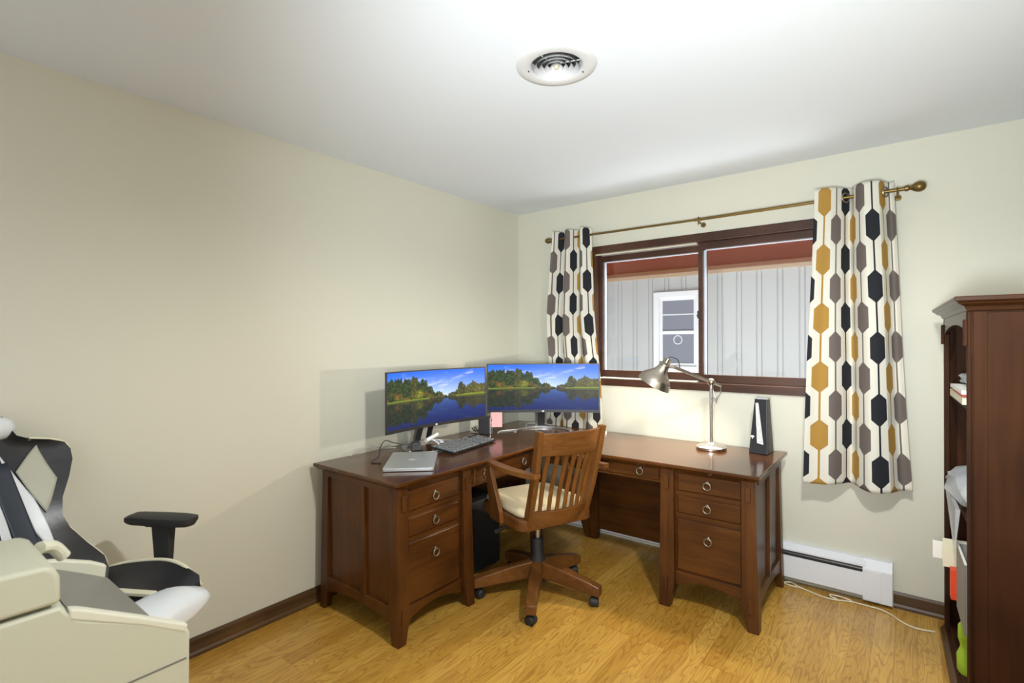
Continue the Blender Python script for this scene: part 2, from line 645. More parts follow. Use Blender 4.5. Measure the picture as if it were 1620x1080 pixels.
# window 1: casing, frame, sashes
win = struct(thing('window_1', 'x', 'x'))
del win['label']; del win['category']
bm = B()
for d in ((WX0 - 0.035, WX1 + 0.035, -0.018, 0.0, WZ1 - 0.012, 2.097), (WX0 - 0.035, WX0 + 0.012, -0.018, 0, WZ0, WZ1),
          (WX1 - 0.012, WX1 + 0.035, -0.018, 0, WZ0, WZ1), (WX0 - 0.035, WX1 + 0.035, -0.018, 0.0, 1.083, WZ0 + 0.008)):
    box(bm, *d)
obj('casing', bm, M_TRIM, win, 0.003)
bm = B()
box(bm, WX0, WX1, 0.0, 0.12, WZ1 - 0.012, WZ1)
box(bm, WX0, WX1, 0.0, 0.12, WZ0, WZ0 + 0.010)
box(bm, WX0, WX0 + 0.010, 0.0, 0.12, WZ0, WZ1)
box(bm, WX1 - 0.010, WX1, 0.0, 0.12, WZ0, WZ1)
obj('jamb', bm, M_TRIM, win)
bm = B()
box(bm, WX0 + 0.01, 1.45, 0.010, 0.018, WZ1 - 0.021, WZ1 - 0.012)
box(bm, WX0 + 0.01, 1.45, -0.012, 0.012, WZ0 + 0.010, WZ0 + 0.016)
obj('track', bm, M_PAPERC, win)


def sash(x0, x1, z0, z1, y0, y1, wl, wr, wb, wt):
    bm = B()
    box(bm, x0, x1, y0, y1, z0, z0 + wb)
    box(bm, x0, x1, y0, y1, z1 - wt, z1)
    box(bm, x0, x0 + wl, y0, y1, z0 + wb, z1 - wt)
    box(bm, x1 - wr, x1, y0, y1, z0 + wb, z1 - wt)
    f = obj('sash', bm, M_TRIM, win, 0.002)
    bm = B()
    box(bm, x0 + wl, x1 - wr, y1 - 0.012, y1 - 0.007, z0 + wb, z1 - wt)
    obj('pane', bm, M_GLASS, f)
    bm = B()   # pale edge strips: daylight on the sash put into the colour
    e = 0.007
    X0, X1, Z0, Z1 = x0 + wl, x1 - wr, z0 + wb, z1 - wt
    yy0, yy1 = y1 - 0.007, y1 + 0.012
    box(bm, X0, X0 + e * 1.6, yy0, yy1, Z0, Z1)
    box(bm, X1 - e, X1, yy0, yy1, Z0, Z1)
    box(bm, X0, X1, yy0, yy1, Z1 - e * .6, Z1)
    obj('daylit_edge', bm, M_PALEW, f)


sash(0.71, 1.495, WZ0 + 0.016, WZ1 - 0.022, 0.062, 0.092, 0.028, 0.026, 0.050, 0.042)
sash(1.455, 2.24, WZ0 + 0.010, WZ1 - 0.012, 0.022, 0.052, 0.030, 0.028, 0.050, 0.046)
bm = B()
box(bm, 1.452, 1.462, 0.008, 0.024, 1.55, 1.60)
box(bm, 1.448, 1.458, 0.004, 0.018, 1.563, 1.573)
obj('latch', bm, M_BLACK, win, 0.002)
# the pale strip beside the meeting stile is painted as a daylit sash edge

# ---- outside: neighbouring house
nh = thing('neighbour_house', 'pale grey neighbouring house seen through the window, with tan frieze and rust red eaves', 'house', (0, 3.4, -0.6))
bm = B()
NX0, NX1 = -6.0, 6.0
prof = []
x = NX0
while x < NX1:
    for dx, dy in ((0, 0), (0.155, 0), (0.160, 0.012), (0.168, 0.012), (0.173, 0.0), (0.212, 0.0), (0.217, 0.012), (0.223, 0.012), (0.228, 0)):
        prof.append((x + dx, dy))
    x += 0.230
va = [bm.verts.new((px, dy, 0.0)) for px, dy in prof]
vb = [bm.verts.new((px, dy, 3.1)) for px, dy in prof]
for i in range(len(prof) - 1):
    bm.faces.new((va[i], va[i + 1], vb[i + 1], vb[i]))
vc_ = [bm.verts.new((px, 0.4, z)) for px, z in ((NX0, 0), (prof[-1][0], 0), (prof[-1][0], 3.1), (NX0, 3.1))]
bm.faces.new((vc_[0], vc_[3], vc_[2], vc_[1]))
obj('siding', bm, M_SIDING, nh)
bm = B()
box(bm, NX0, NX1, -0.03, 0.0, 2.855, 2.905)
obj('frieze_board', bm, mat('pale_tan_board', (0.42, 0.30, 0.20), 0.7), nh, 0.004)
bm = B()
box(bm, NX0, NX1, -0.045, 0.0, 2.9055, 2.955)
obj('bed_moulding', bm, M_FRIEZE, nh, 0.004)
bm = B()
hexa(bm, [(NX0, -1.75, 2.985), (NX1, -1.75, 2.955), (NX1, 0.0, 2.955), (NX0, 0.0, 2.955), (NX0, -1.75, 3.05), (NX1, -1.75, 3.05), (NX1, 0.0, 3.05), (NX0, 0, 3.05)])
obj('soffit', bm, M_EAVE, nh)
# the neighbour's double-hung window
nw = B()
nx0, nx1, nz0, nz1 = -0.235, 0.42, 1.57, 2.66
fw_ = 0.075
for d in ((nx0, nx1, -0.035, 0.01, nz1 - fw_, nz1), (nx0, nx1, -0.035, 0.01, nz0, nz0 + fw_ + 0.02), (nx0, nx0 + fw_, -0.035, 0.01, nz0 + fw_ + 0.02, nz1 - fw_), (nx1 - fw_, nx1, -0.035, 0.01, nz0 + fw_ + 0.02, nz1 - fw_)):
    box(nw, *d)
nwin = obj('window', nw, M_OWIN, nh, 0.004)
zm = (nz0 + nz1) / 2 + 0.0
bm = B()
ix0, ix1 = nx0 + fw_, nx1 - fw_
for d in ((ix0 + 0.045, ix1 - 0.04, -0.02, 0.01, zm - 0.025, zm + 0.02), (ix0, ix0 + 0.045, -0.015, 0.01, nz0 + fw_ + 0.06, nz1 - fw_ - 0.045), (ix1 - 0.04, ix1, -0.015, 0.01, nz0 + fw_ + 0.06, nz1 - fw_ - 0.045),
          (ix0, ix1, -0.015, 0.01, nz1 - fw_ - 0.045, nz1 - fw_), (ix0, ix1, -0.015, 0.01, nz0 + fw_, nz0 + fw_ + 0.06), (ix0 + 0.045, ix1 - 0.04, -0.008, 0.01, zm + 0.23, zm + 0.245)):
    box(bm, *d)
obj('window_sash', bm, M_OWIN, nwin, 0.003)
bm = B()
box(bm, ix0, ix1, -0.004, 0.01, nz0 + fw_, nz1 - fw_)
obj('pane', bm, M_OGLASS, nwin)
bm = B()
torus(bm, ((ix0 + ix1) / 2, -0.008, zm - 0.10), (0, 1, 0), 0.055, 0.006)
obj('round_sticker', bm, M_PALEW, nwin)
gd = bx('side_yard_ground', (-6.0, 6.0, 0.25, 3.4, -0.7, -0.6), mat('pale_gravel', (0.80, 0.80, 0.78), 0.9, noise=0.1, scale=30))
gd['kind'] = 'structure'

# ---- baseboard heater
h = thing('baseboard_heater', 'long white metal baseboard heater along the wall below the window', 'heater')
bm = B()
prism(bm, [(0, 0.232), (-0.030, 0.232), (-0.062, 0.205), (-0.062, 0.196), (-0.030, 0.222), (-0.004, 0.222), (-0.004, 0.03), (0, 0.03)], 0.10, 2.36, 'x')
obj('back_hood', bm, M_WHITE, h)
bm = B()
prism(bm, [(-0.064, 0.168), (-0.067, 0.168), (-0.067, 0.045), (-0.050, 0.033), (-0.050, 0.036), (-0.064, 0.048)], 0.10, 2.36, 'x')
obj('front_panel', bm, M_WHITE, h)
bm = B()
box(bm, 0.10, 2.36, -0.050, -0.004, 0.070, 0.205)
obj('fin_core', bm, M_DGREY, h)
bm = B()
box(bm, 0.10, 2.36, -0.060, -0.046, 0.181, 0.184)
obj('damper_strip', bm, M_SILVER, h)
bm = B()
prism(bm, [(0, 0.234), (-0.032, 0.234), (-0.068, 0.190), (-0.068, 0.022), (0, 0.022)], 2.345, 2.474, 'x')
obj('end_cap', bm, M_WHITE, h, 0.002)
bm = B()
prism(bm, [(-0.068, 0.186), (-0.071, 0.184), (-0.071, 0.030), (-0.068, 0.028)], 2.345, 2.428, 'x')
obj('access_cover', bm, M_WHITE, h, 0.001)

# ---- ceiling air diffuser
v = thing('ceiling_vent', 'round white ceiling air diffuser with concentric rings', 'vent', (VC[0], VC[1], RZ))
bm = B()
lathe(bm, [(0.152, 0.0), (0.150, -0.003), (0.128, -0.006), (0.104, -0.007), (0.096, -0.003), (0.094, 0.03), (0.096, 0.03), (0.112, 0.0)], seg=64)
obj('flange', bm, M_VENT, v, smooth=True, angle=60)
bm = B()
lathe(bm, [(0.094, 0.028), (0.094, 0.10), (0.001, 0.10)], seg=48)
obj('duct', bm, M_VDARK, v, smooth=True)
for r0 in (0.078, 0.058, 0.038, 0.020):
    bm = B()
    lathe(bm, [(r0 + 0.0065, -0.010), (r0 - 0.003, 0.006), (r0 - 0.0045, 0.006), (r0 + 0.005, -0.010)], seg=56)
    obj('ring', bm, M_VENT, v, smooth=True, angle=60)
bm = B()
lathe(bm, [(0.001, -0.014), (0.008, -0.013), (0.011, -0.004), (0.009, 0.014), (0.001, 0.014)], seg=32)
obj('centre_knob', bm, mat('yellowed_plastic', (0.62, 0.58, 0.44), 0.5), v, smooth=True)
bm = B()
for a in (0.35, 0.35 + 2 * PI / 3, 0.35 + 4 * PI / 3):
    c_, s_ = math.cos(a), math.sin(a)
    tube(bm, [(0.010 * c_, 0.010 * s_, 0.008), (0.094 * c_, 0.094 * s_, 0.008)], 0.0018, 6)
obj('spoke', bm, M_VENT, v)
for a in (0.9, 3.6):
    bm = B()
    lathe(bm, [(0.003, -0.012), (0.003, -0.009)], origin=(0.106 * math.cos(a), 0.106 * math.sin(a), 0), seg=10, cap=True)
    obj('screw', bm, M_DGREY, v)

# ================================================================ CORNER DESK
desk = thing('corner_desk', 'L-shaped dark cherry wood corner desk with splayed legs and drawers', 'desk')
TZ = 0.765


def desktop(pts_lo, pts_hi, m, name):
    """slab whose underside is chamfered in: pts_hi top outline, pts_lo bottom outline"""
    bm = B()
    rings = [[(x, y, 0.727) for x, y in pts_lo], [(x, y, 0.750) for x, y in pts_hi], [(x, y, 0.761) for x, y in pts_hi]]
    cx = sum(p[0] for p in pts_hi) / len(pts_hi)
    cy = sum(p[1] for p in pts_hi) / len(pts_hi)
    rings.append([(x + (cx - x) * 0.006, y + (cy - y) * 0.004, TZ) for x, y in pts_hi])
    loft(bm, rings)
    return obj(name, bm, m, desk, 0.0015)


desktop([(0.05, -1.84), (0.700, -1.84), (0.700, -0.075), (0.05, -0.075)],
        [(0.045, -1.872), (0.728, -1.872), (0.734, -1.45), (0.734, -1.1), (0.730, -0.072), (0.045, -0.072)], M_TOPY, 'desktop')
desktop([(0.736, -0.735), (1.960, -0.735), (1.960, -0.085), (0.736, -0.085)],
        [(0.7345, -0.768), (1.990, -0.768), (1.990, -0.085), (0.7345, -0.085)], M_TOPX, 'return_top')


def leg_splay(xt, yt, xb, yb, w_, foot=0.055, name='leg', parent=desk, ztop=0.727):
    """square post, outer corner at (xt,yt) top and (xb,yb) bottom; w_=(sx,sy) signed inward width at the top, widening a little, tapered foot"""
    sx = 1 if w_[0] > 0 else -1
    sy = 1 if w_[1] > 0 else -1
    wx, wy = abs(w_[0]), abs(w_[1])
    bm = B()
    rings = []
    for z, k in ((ztop, 0.0), (0.45, 0.30), (0.12, 0.80), (0.0, 1.0)):
        f = 1.0 - z / ztop
        x0 = xt + (xb - xt) * f
        y0 = yt + (yb - yt) * f
        ww = (wx + 0.012 * f if z > 0.05 else wx - 0.014)
        wh = (wy + 0.012 * f if z > 0.05 else wy - 0.014)
        rings.append([(x0, y0, z), (x0 + sx * ww, y0, z), (x0 + sx * ww, y0 + sy * wh, z), (x0, y0 + sy * wh, z)])
    loft(bm, rings)
    o = obj(name, bm, M_DZ, parent, 0.003)
    return o


def ring_pull(c, axis, parent):
    """small back plate with a hanging ring"""
    ax = Vector(axis)
    bm = B()
    lathe(bm, [(0.008, 0.0), (0.008, 0.003), (0.005, 0.005), (0.0045, 0.012), (0.001, 0.013)], origin=Vector(c) + Vector((0, 0, 0.018)), axis=axis, seg=20, cap=False)
    torus(bm, Vector(c) + ax * 0.009, ax, 0.0185, 0.0038)
    return obj('ring_pull', bm, M_PEWTER, parent, smooth=True, angle=50)


def drawer(face, a0, a1, z0, z1, pl, pulls, parent=desk):
    """face 'x': front faces +x, spans a in y; face 'y': faces -y, spans a in x. pl = plane"""
    bm = B()
    e = 0.007
    if face == 'x':
        r = [[(pl - 0.02, a0, z0), (pl - 0.02, a1, z0), (pl - 0.02, a1, z1), (pl - 0.02, a0, z1)],
             [(pl + 0.004, a0, z0), (pl + 0.004, a1, z0), (pl + 0.004, a1, z1), (pl + 0.004, a0, z1)],
             [(pl + 0.012, a0 + e, z0 + e), (pl + 0.012, a1 - e, z0 + e), (pl + 0.012, a1 - e, z1 - e), (pl + 0.012, a0 + e, z1 - e)]]
        ax = (1, 0, 0)
        m = M_DY
    else:
        r = [[(a0, pl + 0.02, z0), (a1, pl + 0.02, z0), (a1, pl + 0.02, z1), (a0, pl + 0.02, z1)],
             [(a0, pl - 0.004, z0), (a1, pl - 0.004, z0), (a1, pl - 0.004, z1), (a0, pl - 0.004, z1)],
             [(a0 + e, pl - 0.012, z0 + e), (a1 - e, pl - 0.012, z0 + e), (a1 - e, pl - 0.012, z1 - e), (a0 + e, pl - 0.012, z1 - e)]]
        ax = (0, -1, 0)
        m = M_DX
    loft(bm, r)
    d = obj('drawer', bm, m, parent, 0.001)
    for (a, z) in pulls:
        c = (pl + 0.012, a, z) if face == 'x' else (a, pl - 0.012, z)
        ring_pull(c, ax, d)
    return d


def arch_rail(bm, a0, a1, z0, z1, rise, p0, p1, axis, n=14):
    """bottom rail with an arched underside; rise: how far the middle is cut up"""
    pts = [(a0, z0)]
    for i in range(1, n):
        t = i / n
        pts.append((a0 + (a1 - a0) * t, z0 + rise * math.sin(PI * t) ** 0.8))
    pts += [(a1, z0), (a1, z1), (a0, z1)]
    prism(bm, pts, p0, p1, axis)


# --- left pedestal: front faces +x (plane 0.665), side faces -y
FX = 0.662
leg_splay(0.690, -1.838, 0.700, -1.846, (-0.062, 0.062))
leg_splay(0.690, -1.338, 0.700, -1.324, (-0.055, -0.062))
leg_splay(0.078, -1.838, 0.064, -1.846, (0.052, 0.052))
leg_splay(0.078, -1.338, 0.070, -1.330, (0.050, -0.05))
bm = B()
box(bm, 0.625, FX, -1.775, -1.40, 0.150, 0.727)
obj('drawer_case_front', bm, M_DY, desk)
drawer('x', -1.763, -1.413, 0.600, 0.702, FX, [(-1.588, 0.640)])
drawer('x', -1.763, -1.415, 0.476, 0.573, FX, [(-1.588, 0.519)])
drawer('x', -1.763, -1.413, 0.160, 0.452, FX, [(-1.588, 0.358)])
bm = B()
arch_rail(bm, -1.778, -1.395, 0.075, 0.152, 0.045, 0.640, 0.672, 'x')
obj('apron', bm, M_DY, desk, 0.002)


def side_panel(face, p, a0, a1, mid, flip):
    """frame-and-panel end: face 'y' spans x; face 'x' spans y. p is the outer plane, flip the inward sign"""
    bm = B()
    k = p + flip * 0.020
    q = p + flip * 0.032
    zlo0, zlo1 = 0.095, 0.172

    def bb(a, b, z0, z1, u, v_):
        u, v_ = min(u, v_), max(u, v_)
        if face == 'y':
            box(bm, a, b, u, v_, z0, z1)
        else:
            box(bm, u, v_, a, b, z0, z1)
    bb(a0, a1, zlo1 - 0.01, 0.727, k, q)                   # recessed panel
    o1 = obj('side_panel', bm, M_DZ, desk)
    bm = B()
    bb(a0, a1, 0.700, 0.727, p + flip * 0.006, q)
    bb(mid - 0.016, mid + 0.016, zlo1, 0.700, p + flip * 0.006, q)
    arch_rail(bm, a0, a1, zlo0, zlo1, 0.03, min(p + flip * 0.006, q), max(p + flip * 0.006, q), face)
    obj('side_frame', bm, M_DZ, desk, 0.002)


side_panel('y', -1.846, 0.125, 0.640, 0.426, 1)
bm = B()
box(bm, 0.075, 0.64, -1.355, -1.335, 0.10, 0.727)
obj('inner_side_panel', bm, M_DZ, desk)
# centre pencil drawers of the long side
bm = B()
box(bm, 0.63, 0.655, -1.335, -0.74, 0.612, 0.727)
obj('drawer_rail', bm, M_DY, desk)
drawer('x', -1.283, -0.765, 0.620, 0.712, 0.655, [(-1.198, 0.668), (-0.84, 0.668)])
bm = B()
box(bm, 0.085, 0.10, -1.33, -0.10, 0.14, 0.727)
obj('modesty_panel', bm, M_DY, desk)
# --- far legs near the corner
leg_splay(0.735, -0.095, 0.738, -0.090, (-0.055, -0.06))
leg_splay(0.745, -0.095, 0.742, -0.090, (0.055, -0.06))
leg_splay(0.075, -0.095, 0.070, -0.085, (0.055, -0.06))
leg_splay(0.700, -0.742, 0.706, -0.748, (-0.05, 0.05))
# --- right pedestal: front faces -y (plane -0.69)
FY = -0.690
leg_splay(1.960, -0.722, 1.978, -0.730, (-0.064, 0.064))
leg_splay(1.492, -0.722, 1.486, -0.730, (0.070, 0.058))
leg_splay(1.960, -0.112, 1.976, -0.098, (-0.05, -0.052))
leg_splay(1.492, -0.112, 1.486, -0.098, (0.05, -0.052))
bm = B()
box(bm, 1.545, 1.915, FY, FY + 0.035, 0.150, 0.727)
obj('drawer_case_front', bm, M_DX, desk)
drawer('y', 1.574, 1.896, 0.617, 0.714, FY, [(1.731, 0.664)])
drawer('y', 1.574, 1.896, 0.500, 0.592, FY, [(1.731, 0.545)])
drawer('y', 1.572, 1.898, 0.200, 0.470, FY, [(1.735, 0.381)])
bm = B()
arch_rail(bm, 1.555, 1.915, 0.110, 0.192, 0.045, -0.70, -0.67, 'y')
obj('apron', bm, M_DX, desk, 0.002)
side_panel('x', 1.972, -0.665, -0.155, -0.41, -1)
bm = B()
box(bm, 1.492, 1.508, -0.69, -0.11, 0.12, 0.727)
obj('inner_side_panel', bm, M_DZ, desk)
bm = B()
box(bm, 0.755, 1.500, -0.690, -0.665, 0.640, 0.727)
obj('drawer_rail', bm, M_DX, desk)
drawer('y', 0.90, 1.478, 0.652, 0.718, FY, [(1.00, 0.688), (1.369, 0.688)])
bm = B()
box(bm, 0.80, 1.50, -0.125, -0.108, 0.078, 0.727)
obj('modesty_panel', bm, M_DX, desk)
# through-tenon plugs on the posts
for c, ax in (((0.7005, -1.806, 0.655), 'x'), ((0.7005, -1.375, 0.655), 'x'), ((0.704, -1.812, 0.13), 'x'), ((1.527, -0.731, 0.660), 'y'), ((1.930, -0.731, 0.660), 'y'), ((1.520, -0.737, 0.125), 'y'), ((1.944, -0.737, 0.125), 'y')):
    bm = B()
    if ax == 'x':
        box(bm, c[0] - 0.014, c[0] + 0.001, c[1] - 0.012, c[1] + 0.012, c[2] - 0.035, c[2] + 0.035)
    else:
        box(bm, c[0] - 0.012, c[0] + 0.012, c[1] - 0.001, c[1] + 0.014, c[2] - 0.035, c[2] + 0.035)
    obj('tenon_plug', bm, M_DZ, desk, 0.0015)

# ================================================================ WOODEN OFFICE CHAIR
ch = thing('wooden_office_chair', 'slat-back wooden swivel chair with beige cushion, on casters at the desk', 'chair', (0.90, -1.02, 0), math.radians(158))
RZc = math.radians(158)
hub = B()
lathe(hub, [(0.040, 0.075), (0.045, 0.10), (0.040, 0.20), (0.034, 0.22), (0.034, 0.30), (0.028, 0.31)], seg=28, cap=True)
obj('hub', hub, M_BLACKR, ch, smooth=True, angle=50)
bm = B()
tube(bm, [(0, 0, 0.30), (0, 0, 0.425)], 0.014, 16)
obj('gas_lift', bm, M_SILVER, ch, smooth=True)
bm = B()
box(bm, -0.11, 0.11, -0.08, 0.08, 0.415, 0.440)
box(bm, -0.04, 0.13, -0.04, 0.04, 0.385, 0.418)
mech = obj('tilt_mechanism', bm, M_BLACK, ch, 0.004)
bm = B()
tube(bm, [(0.02, 0.04, 0.405), (0.03, 0.16, 0.400), (0.04, 0.21, 0.385)], 0.005, 8)
tube(bm, [(0.04, 0.20, 0.388), (0.045, 0.25, 0.372)], [0.011, 0.014], 12)
obj('lever', bm, M_BLACKR, mech, smooth=True)
for k in range(5):
    a = math.radians(-61 + 72 * k) - RZc
    ca, sa = math.cos(a), math.sin(a)

    def T(p, ca=ca, sa=sa):
        return (p[0] * ca - p[1] * sa, p[0] * sa + p[1] * ca, p[2])
    bm = B()
    rings = []
    for r_, zt, zb, hw in ((0.022, 0.190, 0.098, 0.030), (0.14, 0.170, 0.088, 0.030), (0.30, 0.128, 0.066, 0.028), (0.362, 0.108, 0.060, 0.027)):
        rings.append([T((r_, -hw, zb)), T((r_, hw, zb)), T((r_, hw, zt)), T((r_, -hw, zt))])
    loft(bm, rings)
    leg = obj('leg', bm, M_CHX, ch, 0.006, seg=3)
    cr = random.uniform(0, 2 * PI)
    bm = B()
    cx, cy, _ = T((0.327, 0, 0))
    d = Vector((math.cos(cr), math.sin(cr), 0))
    for s_ in (-1, 1):
        lathe(bm, [(0.001, 0.000), (0.019, 0.000), (0.0235, 0.003), (0.0235, 0.014), (0.017, 0.020), (0.001, 0.020)],
              origin=Vector((cx, cy, 0.0245)) + d * (0.003 * s_), axis=d * s_, seg=24)
    tube(bm, [(cx, cy, 0.03), (cx, cy, 0.072)], 0.007, 10)
    lathe(bm, [(0.001, -0.019), (0.026, -0.019), (0.026, -0.0), (0.0262, 0.019), (0.001, 0.019)][1:4], origin=(cx, cy, 0.0245), axis=d, seg=24)
    obj('caster', bm, M_BLACKR, leg, smooth=True, angle=40)
    bm.free() if False else None

# seat frame: rounded plate
def rrect(x0, x1, y0, y1, r, n=6, bulge=0.0):
    pts = []
    for cx, cy, a0 in ((x1 - r, y1 - r, 0), (x0 + r, y1 - r, 90), (x0 + r, y0 + r, 180), (x1 - r, y0 + r, 270)):
        for i in range(n + 1):
            a = math.radians(a0 + 90 * i / n)
            pts.append((cx + r * math.cos(a), cy + r * math.sin(a)))
    return pts


bm = B()
sp = rrect(-0.205, 0.245, -0.235, 0.235, 0.06)
loft(bm, [[(x, y, 0.438) for x, y in sp], [(x, y, 0.495) for x, y in sp]])
obj('seat', bm, M_CHX, ch, 0.005)
bm = B()
cu = lambda s, z: [(0.02 + (x - 0.02) * s, y * s, z) for x, y in rrect(-0.195, 0.245, -0.215, 0.215, 0.075, 8)]
loft(bm, [cu(0.93, 0.494), cu(1.0, 0.503), cu(1.02, 0.517), cu(1.0, 0.532), cu(0.93, 0.543), cu(0.80, 0.549), cu(0.5, 0.552), cu(0.2, 0.552)])
obj('cushion', bm, M_CUSH, ch, smooth=True, angle=80)
# back posts, raked and slightly curved. local -x is the back
def post_c(z):
    t = (z - 0.435) / 0.53
    return -0.168 - 0.155 * t - 0.012 * math.sin(PI * t)


def post_y(z):
    t = (z - 0.435) / 0.53
    return 0.176 + 0.018 * t


for s_ in (1, -1):
    bm = B()
    rings = []
    for i in range(11):
        z = 0.432 + 0.535 * i / 10
        c0 = post_c(z)
        dx = 0.026 - 0.006 * i / 10
        y0, y1 = post_y(z) - 0.013, post_y(z) + 0.016
        rings.append([(c0 - dx, s_ * y0, z), (c0 + dx, s_ * y0, z), (c0 + dx, s_ * y1, z), (c0 - dx, s_ * y1, z)])
    loft(bm, rings)
    obj('back_post', bm, M_CHZ, ch, 0.004)


def bowed_rail(z0, z1, th, bow, name, ztop_curve=0.0):
    bm = B()
    rings = []
    n = 14
    for i in range(n + 1):
        s = -1 + 2 * i / n
        ring = []
        zm_ = z1 + ztop_curve * (1 - s * s)
        for z, off in ((z0, -th), (z0, th), (zm_, th), (zm_, -th)):
            y = s * (post_y(z) - 0.010)
            x = post_c(z) - bow * (1 - s * s) + off
            ring.append((x, y, z))
        rings.append(ring)
    loft(bm, rings)
    return obj(name, bm, M_CHY, ch, 0.004)


bowed_rail(0.840, 0.955, 0.011, 0.050, 'top_rail', 0.004)
bowed_rail(0.448, 0.540, 0.011, 0.045, 'lower_rail')
for i in range(7):
    s = -0.78 + 1.56 * i / 6
    bm = B()
    rings = []
    for k in range(9):
        z = 0.535 + (0.845 - 0.535) * k / 8
        y = s * (post_y(z) - 0.010)
        t = k / 8
        x = post_c(z) - (0.045 + 0.005 * t) * (1 - s * s) + 0.012 * math.sin(PI * t)
        hw = 0.0105 + 0.002 * t
        rings.append([(x - 0.005, y - hw, z), (x + 0.005, y - hw, z), (x + 0.005, y + hw, z), (x - 0.005, y + hw, z)])
    loft(bm, rings)
    obj('slat', bm, M_CHZ, ch, 0.002)
for s_ in (1, -1):
    # arm: bent board from the post forward, then an arm support down to the seat frame
    bm = B()
    path = [(-0.335, 0.214, 0.752), (-0.25, 0.222, 0.742), (-0.12, 0.244, 0.740), (0.0, 0.256, 0.742), (0.10, 0.256, 0.745), (0.125, 0.254, 0.744)]
    P = smooth_path(path, 5)
    rings = []
    for i, p in enumerate(P):
        t = i / (len(P) - 1)
        hw = 0.016 + 0.010 * math.sin(PI * min(1, t * 1.1)) ** 0.7
        hh = 0.013
        rings.append([(p.x, s_ * (p.y - hw), p.z - hh), (p.x, s_ * (p.y + hw), p.z - hh), (p.x, s_ * (p.y + hw), p.z + hh), (p.x, s_ * (p.y - hw), p.z + hh)])
    loft(bm, rings)
    obj('armrest', bm, M_CHX, ch, 0.006, seg=3)
    bm = B()
    rings = []
    for z, xa, xb, yc in ((0.440, -0.035, 0.085, 0.246), (0.50, -0.030, 0.088, 0.248), (0.58, 0.005, 0.098, 0.252), (0.67, 0.045, 0.112, 0.256), (0.735, 0.062, 0.122, 0.256)):
        rings.append([(xa, s_ * (yc - 0.012), z), (xb, s_ * (yc - 0.012), z), (xb, s_ * (yc + 0.012), z), (xa, s_ * (yc + 0.012), z)])
    loft(bm, rings)
    obj('arm_support', bm, M_CHZ, ch, 0.004)

# ================================================================ MONITORS
SW, SH = 420, 176


